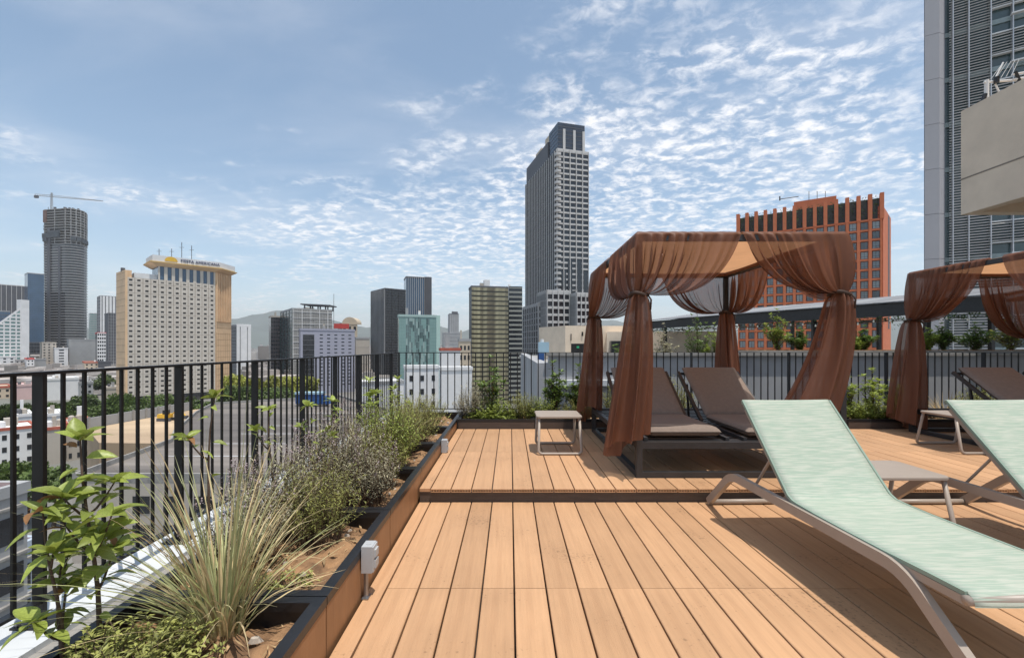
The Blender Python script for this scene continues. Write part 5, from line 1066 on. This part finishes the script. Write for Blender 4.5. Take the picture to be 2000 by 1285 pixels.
def sapling(base, h, nstem, label, seed, leaf=.10, per=16, big=True, m=None, spread=.25, lean=(0, 0), cat='plant', group=None, top_only=.25, name='leafy_sapling', forks=3):
    """stems with side shoots; leaves along them and a rosette at each tip"""
    r = random.Random(seed); b = Vector(base); T = Thing(name, label, cat, b, group); st = MB(); lv = MB(); shoots = []
    for k in range(nstem):
        a = r.uniform(0, 2 * pi); q = spread * (k / max(nstem - 1, 1)) if nstem > 1 else 0; hh = h * (1 - .35 * k / nstem * r.random() - (.2 if k else 0)) * (1 if k < 3 or nstem < 8 else r.uniform(.45, .95)); pts = []
        for i in range(7): t = i / 6; pts.append(b + Vector((lean[0] * t * t + cos(a) * q * t ** 1.3 + .012 * sin(5 * t + k), lean[1] * t * t + sin(a) * q * t ** 1.3 + .01 * cos(4 * t + k), hh * t)))
        st.tube(pts, [.0085 * (1 - .7 * i / 6) * (h / .7) ** .5 for i in range(7)], 6); shoots.append((pts, per, top_only))
        for f in range(forks):
            j = r.choice((2, 3, 4)) if f else 4; p = pts[j]; a2 = a + f * 2.3 + r.uniform(-.4, .4); L_ = h * r.uniform(.10, .22); sp = [p + Vector((cos(a2) * L_ * .75 * t, sin(a2) * L_ * .75 * t, L_ * t ** 1.4)) for t in (0, .33, .66, 1)]
            st.tube(sp, [.005, .004, .0032, .0024], 5); shoots.append((sp, max(3, per // 3), .35))
    def leaf_at(p, a, el, l):
        if big: T.inst('leaf', BROWN if r.random() < .025 else r.choice(LEAVES), p, (r.uniform(-.7, .7), -el, a), (l, l * r.uniform(.85, 1.15), l))
        else: add_leaf_geo(lv, p, Vector((cos(a) * cos(el), sin(a) * cos(el), sin(el))), Vector((0, 0, 1)), l, l * .55)
    for pts, n, t0 in shoots:
        k = len(pts) - 1
        for i in range(n):
            t = t0 + (1 - t0) * (i + r.random()) / n; f = t * k; j = min(int(f), k - 1); a = i * 2.4 + r.uniform(-.5, .5)
            leaf_at(pts[j].lerp(pts[j + 1], f - j) + Vector((cos(a), sin(a), .4)) * .012, a, r.uniform(-.35, .75), leaf * r.uniform(.55, 1.0))
        for i in range(7): a = i * .95 + r.uniform(-.3, .3); leaf_at(pts[-1], a, r.uniform(.05, 1.1), leaf * r.uniform(.7, 1.15))
    T.add('stem', st, stem_m, smooth=True)
    if not big: T.add('foliage', lv, m or leaf_m, kind='stuff')
    return T
def shrub(base, rx, ry, h, label, seed, n=60, leaf=.028, lw=.3, per=22, m=None, flow=None, name='shrub', up=.8, group=None, droop=0.0):
    if base[1] > 1.7 and h > .2: h *= 1.45 if 2.3 < base[1] < 4.7 else 1.25; rx *= 1.22; ry *= 1.15; n = int(n * (1.35 if base[1] < 5.9 else 2.0)); leaf *= 1 if base[1] < 5.9 else 1.15
    r = random.Random(seed); b = Vector(base); T = Thing(name, label, 'plant', b, group); st = MB(); lv = MB(); fl = MB()
    for k in range(n):
        a = r.uniform(0, 2 * pi); q = sqrt(r.random()); x0, y0 = .45 * q * rx * cos(a), .45 * q * ry * sin(a); x1, y1 = q * rx * cos(a), q * ry * sin(a); hh = h * (1 - .5 * q * q) * r.uniform(.6, 1.1); pts = []
        for i in range(5): t = i / 4; pts.append(b + Vector((x0 + (x1 - x0) * t + .02 * sin(t * 5 + k), y0 + (y1 - y0) * t, hh * t ** up - droop * t * t * q * h)))
        st.tube(pts, [.0026, .0022, .0018, .0014, .001], 3, caps=False)
        for i in range(per):
            t = .2 + .8 * (i + r.random()) / per; f = t * 4; j = min(int(f), 3); p = pts[j].lerp(pts[j + 1], f - j); a2 = r.uniform(0, 2 * pi); el = r.uniform(-.2, .9); l = leaf * r.uniform(.6, 1.25)
            add_leaf_geo(lv, p, Vector((cos(a2) * cos(el), sin(a2) * cos(el), sin(el))), Vector((0, 0, 1)), l, l * lw)
        if flow and r.random() < .45:
            p = pts[-1]; e = p + Vector((r.uniform(-.03, .03), r.uniform(-.03, .03), r.uniform(.05, .12))); st.tube([p, e], .001, 3, caps=False)
            for _ in range(9): q_ = p.lerp(e, r.uniform(.5, 1)); add_leaf_geo(fl, q_, Vector((r.gauss(0, 1), r.gauss(0, 1), r.gauss(.3, .6))), Vector((0, 0, 1)), .012, .008)
    T.add('stem', st, stem_m, kind='stuff'); T.add('foliage', lv, m or herb_m, kind='stuff')
    if flow: T.add('flower', fl, flow, kind='stuff')
    return T
def grass(base, n, h, spread, label, seed, wid=.007, m=None, rad=.08, stray=0, bias=(0, 0), name='grass_clump'):
    r = random.Random(seed); b = Vector(base); T = Thing(name, label, 'plant', b); mb = MB(); db = MB()
    for k in range(n):
        a = r.uniform(0, 2 * pi); s = spread * r.random() ** .6; hh = h * r.uniform(.35, 1.12) * (1 - .35 * s / spread); q = rad * sqrt(r.random()); p0 = b + Vector((cos(a) * q, sin(a) * q, -.02)); tip = Vector((cos(a) * s + bias[0] * s, sin(a) * s + bias[1] * s, 0)); dr = r.random() * 1.7; tw_ = r.uniform(-.12, .12) * h; cr = Vector((-sin(a), cos(a), 0))
        side = Vector((-sin(a + r.uniform(-.8, .8)), cos(a), r.uniform(-.3, .3))).normalized(); w_ = wid * r.uniform(.6, 1.25); vs = []; ns = 7
        for i in range(ns + 1): t = i / ns; p = p0 + tip * (t ** 1.5) + cr * (tw_ * t * t) + Vector((0, 0, hh * (t - .30 * dr * t ** 3 * (s / spread)))); ww = w_ * (1 - t ** 2.2) * (.55 + .45 * min(1, t * 4)) + .0006; vs += [p - side * ww / 2, p + side * ww / 2 + Vector((0, 0, ww * .2))]
        (db if r.random() < .42 else mb).add(vs, [(i * 2, i * 2 + 1, i * 2 + 3, i * 2 + 2) for i in range(ns)])
    T.add('blades', mb, m or grass_m, kind='stuff'); T.add('dry_blades', db, dry_m, kind='stuff'); return T
SZ = RZ - .085
sapling((-1.37, 1.47, SZ), .74, 1, 'near sapling with broad glossy leaves, main stem, bottom left', 1, .088, 18, lean=(-.05, .02), top_only=.2, forks=6)
sapling((-1.42, 1.40, SZ), .54, 2, 'shorter twin stemmed sapling with broad leaves at the bottom left corner', 2, .08, 9, spread=.09, lean=(-.03, 0), top_only=.25, forks=2)
grass((-1.06, 1.64, SZ), 270, .86, .52, 'large pale grass clump fanning out in the nearest planter', 3, .0068, rad=.07, bias=(-.25, 0))
shrub((-1.17, 1.36, SZ), .26, .22, .20, 'low fine leaved green shrub under the large grass clump', 4, 150, .024, .42, 26)
shrub((-.98, 1.20, SZ), .10, .10, .07, 'tiny ground herb at the very bottom of the nearest planter', 5, 20, .018, .4, 12)
shrub((-1.05, 2.42, SZ), .22, .20, .36, 'feathery green rosemary bush near the outlet box', 6, 110, .026, .16, 34, m=herb_m, up=.9)
shrub((-1.27, 2.12, SZ), .20, .24, .34, 'wispy grey lavender behind the large grass clump', 7, 90, .032, .22, 22, m=laven_m, flow=lavfl_m)
shrub((-1.28, 2.50, SZ), .20, .18, .40, 'grey lavender with faded flower heads behind the rosemary bush', 8, 90, .032, .2, 22, m=laven_m, flow=lavfl_m)
shrub((-.99, 1.92, SZ), .17, .14, .07, 'low creeping herb on bare soil in the second planter', 9, 42, .02, .42, 14, up=.6)
sapling((-1.36, 1.98, SZ), .82, 1, 'thin sapling tall above the large grass clump with few top leaves', 10, .062, 6, top_only=.5, lean=(.03, .05), forks=1)
sapling((-1.35, 2.52, SZ), .70, 1, 'thin sapling just right of the third thick railing post', 11, .062, 7, top_only=.5, forks=1)
sapling((-1.32, 2.95, SZ), .66, 2, 'leafy two stemmed sapling among the lavender', 12, .062, 8, top_only=.35, spread=.10, forks=1)
sapling((-1.38, 3.5, SZ), .62, 1, 'single sapling with upright yellowish leaves beyond the lavender', 13, .07, 7, top_only=.4, forks=1)
shrub((-1.22, 2.92, SZ), .24, .24, .38, 'broad grey lavender bush in the third planter', 14, 130, .03, .2, 24, m=laven_m, flow=lavfl_m)
shrub((-.97, 2.98, SZ), .18, .20, .36, 'greyish lavender leaning to the deck in the third planter', 15, 100, .03, .2, 24, m=laven_m, flow=lavfl_m)
shrub((-1.02, 3.34, SZ), .22, .20, .38, 'mixed green and grey herb bush at the end of the third planter', 16, 110, .026, .25, 24)
shrub((-1.30, 3.42, SZ), .17, .2, .42, 'purple flowered lavender by the railing', 17, 80, .03, .2, 22, m=laven_m, flow=lavfl_m)
shrub((-1.08, 3.86, SZ), .28, .24, .46, 'bright yellow green round shrub beside the step', 18, 130, .028, .45, 26, m=leaf_m)
shrub((-1.08, 4.30, SZ), .26, .22, .42, 'dense green herb bush behind the bright round shrub', 19, 110, .026, .3, 24)
grass((-1.18, 4.15, SZ), 150, .62, .35, 'arching straw coloured grass clump behind the bright shrub', 20, .008)
sapling((-1.36, 4.35, SZ), .72, 2, 'leafy sapling rising by the railing behind the straw grass', 21, .085, 11, big=False, spread=.12)
shrub((-1.05, 4.85, SZ), .28, .26, .42, 'fine leaved green bush beside the far outlet box', 22, 110, .03, .2, 24)
grass((-1.2, 4.95, SZ), 140, .66, .34, 'tall green grass clump near the far outlet box', 23, .008, m=herb_m)
shrub((-1.05, 5.5, SZ), .30, .30, .40, 'green bush at the corner of the two planters', 24, 110, .032, .22, 22)
grass((-1.22, 5.75, SZ), 110, .55, .3, 'thin grass clump in the corner planter', 25, .008)
sapling((-1.33, 5.3, SZ), .66, 1, 'single thin sapling near the corner of the railings', 26, .085, 12, big=False)
shrub((-.55, 6.28, SZ), .22, .2, .46, 'loose grey green herb in the far planter by the corner', 27, 70, .032, .25, 20, m=laven_m)
sapling((-.26, 6.32, SZ), .90, 6, 'tall leafy sapling in front of the olive banded office', 28, .085, 20, big=False, spread=.30, m=leafd_m, top_only=.2)
shrub((-.22, 6.2, SZ), .34, .2, .30, 'yellow green herb bed spilling over the far planter rim', 29, 120, .032, .45, 20, m=leaf_m, droop=.3)
shrub((.18, 6.22, SZ), .22, .18, .36, 'upright green rosemary right of the herb bed', 30, 80, .03, .2, 24)
for i, (x, lab) in enumerate(((.62, 'dark leafy bush right behind the small taupe table'), (.98, 'dark leafy bush nearest to the canopy bed curtain'))):
    sapling((x, 6.32, SZ), .82 - .05 * i, 9, lab, 31 + i, .08, 34, big=False, m=leafd_m, spread=.19, top_only=.1, name='leafy_bush')
shrub((.45, 6.2, SZ), .2, .16, .3, 'small yellow green bush at the left foot of the dark bushes', 33, 60, .032, .4, 18, m=leaf_m)
shrub((.95, 6.18, SZ), .26, .16, .28, 'low fine herb under the dark bushes', 34, 80, .03, .25, 20)
shrub((1.55, 6.25, SZ), .25, .2, .5, 'green bush half hidden behind the left bed curtain', 35, 70, .034, .3, 20)
shrub((2.3, 6.25, SZ), .28, .2, .5, 'green bush seen between the two padded backrests', 36, 80, .034, .3, 20)
grass((3.35, 6.25, SZ), 120, .5, .32, 'straw grass clump right of the padded backrests', 37, .009, m=dry_m)
sapling((3.25, 6.35, SZ), .62, 2, 'thin sapling above the straw grass clump', 38, .07, 12, big=False, spread=.15)
for i, (x, hh, lab) in enumerate(((4.78, .62, 'leafy shrub just right of the front right curtain'), (5.12, .72, 'middle leafy shrub between the two canopy beds'), (5.42, .56, 'leafy shrub left of the second bed curtain'))):
    sapling((x, 6.3, SZ), hh, 6, lab, 40 + i, .075, 22, big=False, spread=.2, top_only=.1, name='leafy_bush')
shrub((4.95, 6.15, SZ), .3, .16, .26, 'low yellow green herb between the two canopy beds', 44, 90, .034, .45, 18, m=leaf_m)
shrub((5.4, 6.15, SZ), .26, .16, .26, 'low fine herb left of the second bed curtain', 45, 80, .034, .3, 18)
grass((6.15, 6.28, SZ), 130, .55, .34, 'straw grass clump right of the second bed curtain', 46, .009, m=dry_m)
shrub((6.6, 6.28, SZ), .3, .2, .4, 'green bush behind the second bed', 47, 70, .034, .3, 20)
grass((-1.34, 2.28, SZ), 90, .60, .26, 'loose straw coloured grass tuft behind the large grass clump', 71, .006, m=dry_m)
grass((-1.33, 3.18, SZ), 90, .66, .28, 'loose straw coloured grass tuft rising from the lavender by the railing', 72, .006, m=dry_m)
grass((-1.28, 3.70, SZ), 110, .70, .30, 'tall straw coloured grass tuft by the railing near the step', 73, .007, m=dry_m)
grass((-1.10, 4.62, SZ), 120, .72, .32, 'tall pale grass tuft between the bushes beyond the step', 74, .007)
# shrubs on the neighbour's terrace
NT = [(1362, 603, 12.6, .45, leafd_m, 'bushy young tree behind the terrace wall, left of the rear curtain'), (1395, 640, 12.2, .3, leaf_m, 'small bright shrub beside the bushy young tree'), (1222, 650, 12.4, .3, leafd_m, 'thin shrub behind the terrace wall near the left curtains'), (1296, 640, 12.9, .35, laven_m, 'sparse twiggy shrub behind the terrace wall'),
      (1518, 613, 11.3, .32, leaf_m, 'yellow green upright shrub in front of the terracotta hotel'), (1562, 650, 11.3, .3, leafd_m, 'round dark shrub right of the yellow green one'), (1688, 645, 11.3, .3, leafd_m, 'dark shrub right of the front right curtain'), (1675, 670, 11.2, .22, leaf_m, 'small yellow shrub below the dark one'),
      (1812, 650, 11.3, .25, leaf_m, 'small green shrub beside the second bed curtain'), (1840, 640, 11.3, .25, leafd_m, 'dark twiggy shrub in front of the louvred tower'), (1905, 640, 11.4, .5, leafd_m, 'wide dark bush below the pergola beam'), (1975, 628, 11.4, .5, herb_m, 'large olive green bush at the right edge')]
for i, (X, Yt, d, sp, m_, lab) in enumerate(NT):
    x, y = pxy(X, d); z0 = .42 if X < 1430 else zat(685, 11); sapling((x, y, z0), zat(Yt, d) - z0 + .1, 17, lab, 60 + i, .09, 28, big=False, m=m_, spread=sp * 1.1, top_only=.06, name='terrace_shrub', forks=3)

# ------------------------------------------------------------------ the air
hz = MB(); hz.box(-9500, -9500, G - 3, 9500, 9500, 560); ho = link('haze', None); bpy.data.objects.remove(ho)
hm_ = bpy.data.materials.new('haze_air'); hm_.use_nodes = True; nt = hm_.node_tree; nt.nodes.clear(); o_ = nt.nodes.new('ShaderNodeOutputMaterial'); pv = nt.nodes.new('ShaderNodeVolumePrincipled')
pv.inputs['Color'].default_value = (.94, .94, .96, 1); pv.inputs['Density'].default_value = .00011; pv.inputs['Anisotropy'].default_value = .25; nt.links.new(pv.outputs[0], o_.inputs['Volume'])
ho = link('haze', hz.mesh('haze', hm_)); tag(ho, 'thin pale haze over the whole city', 'haze', kind='stuff')
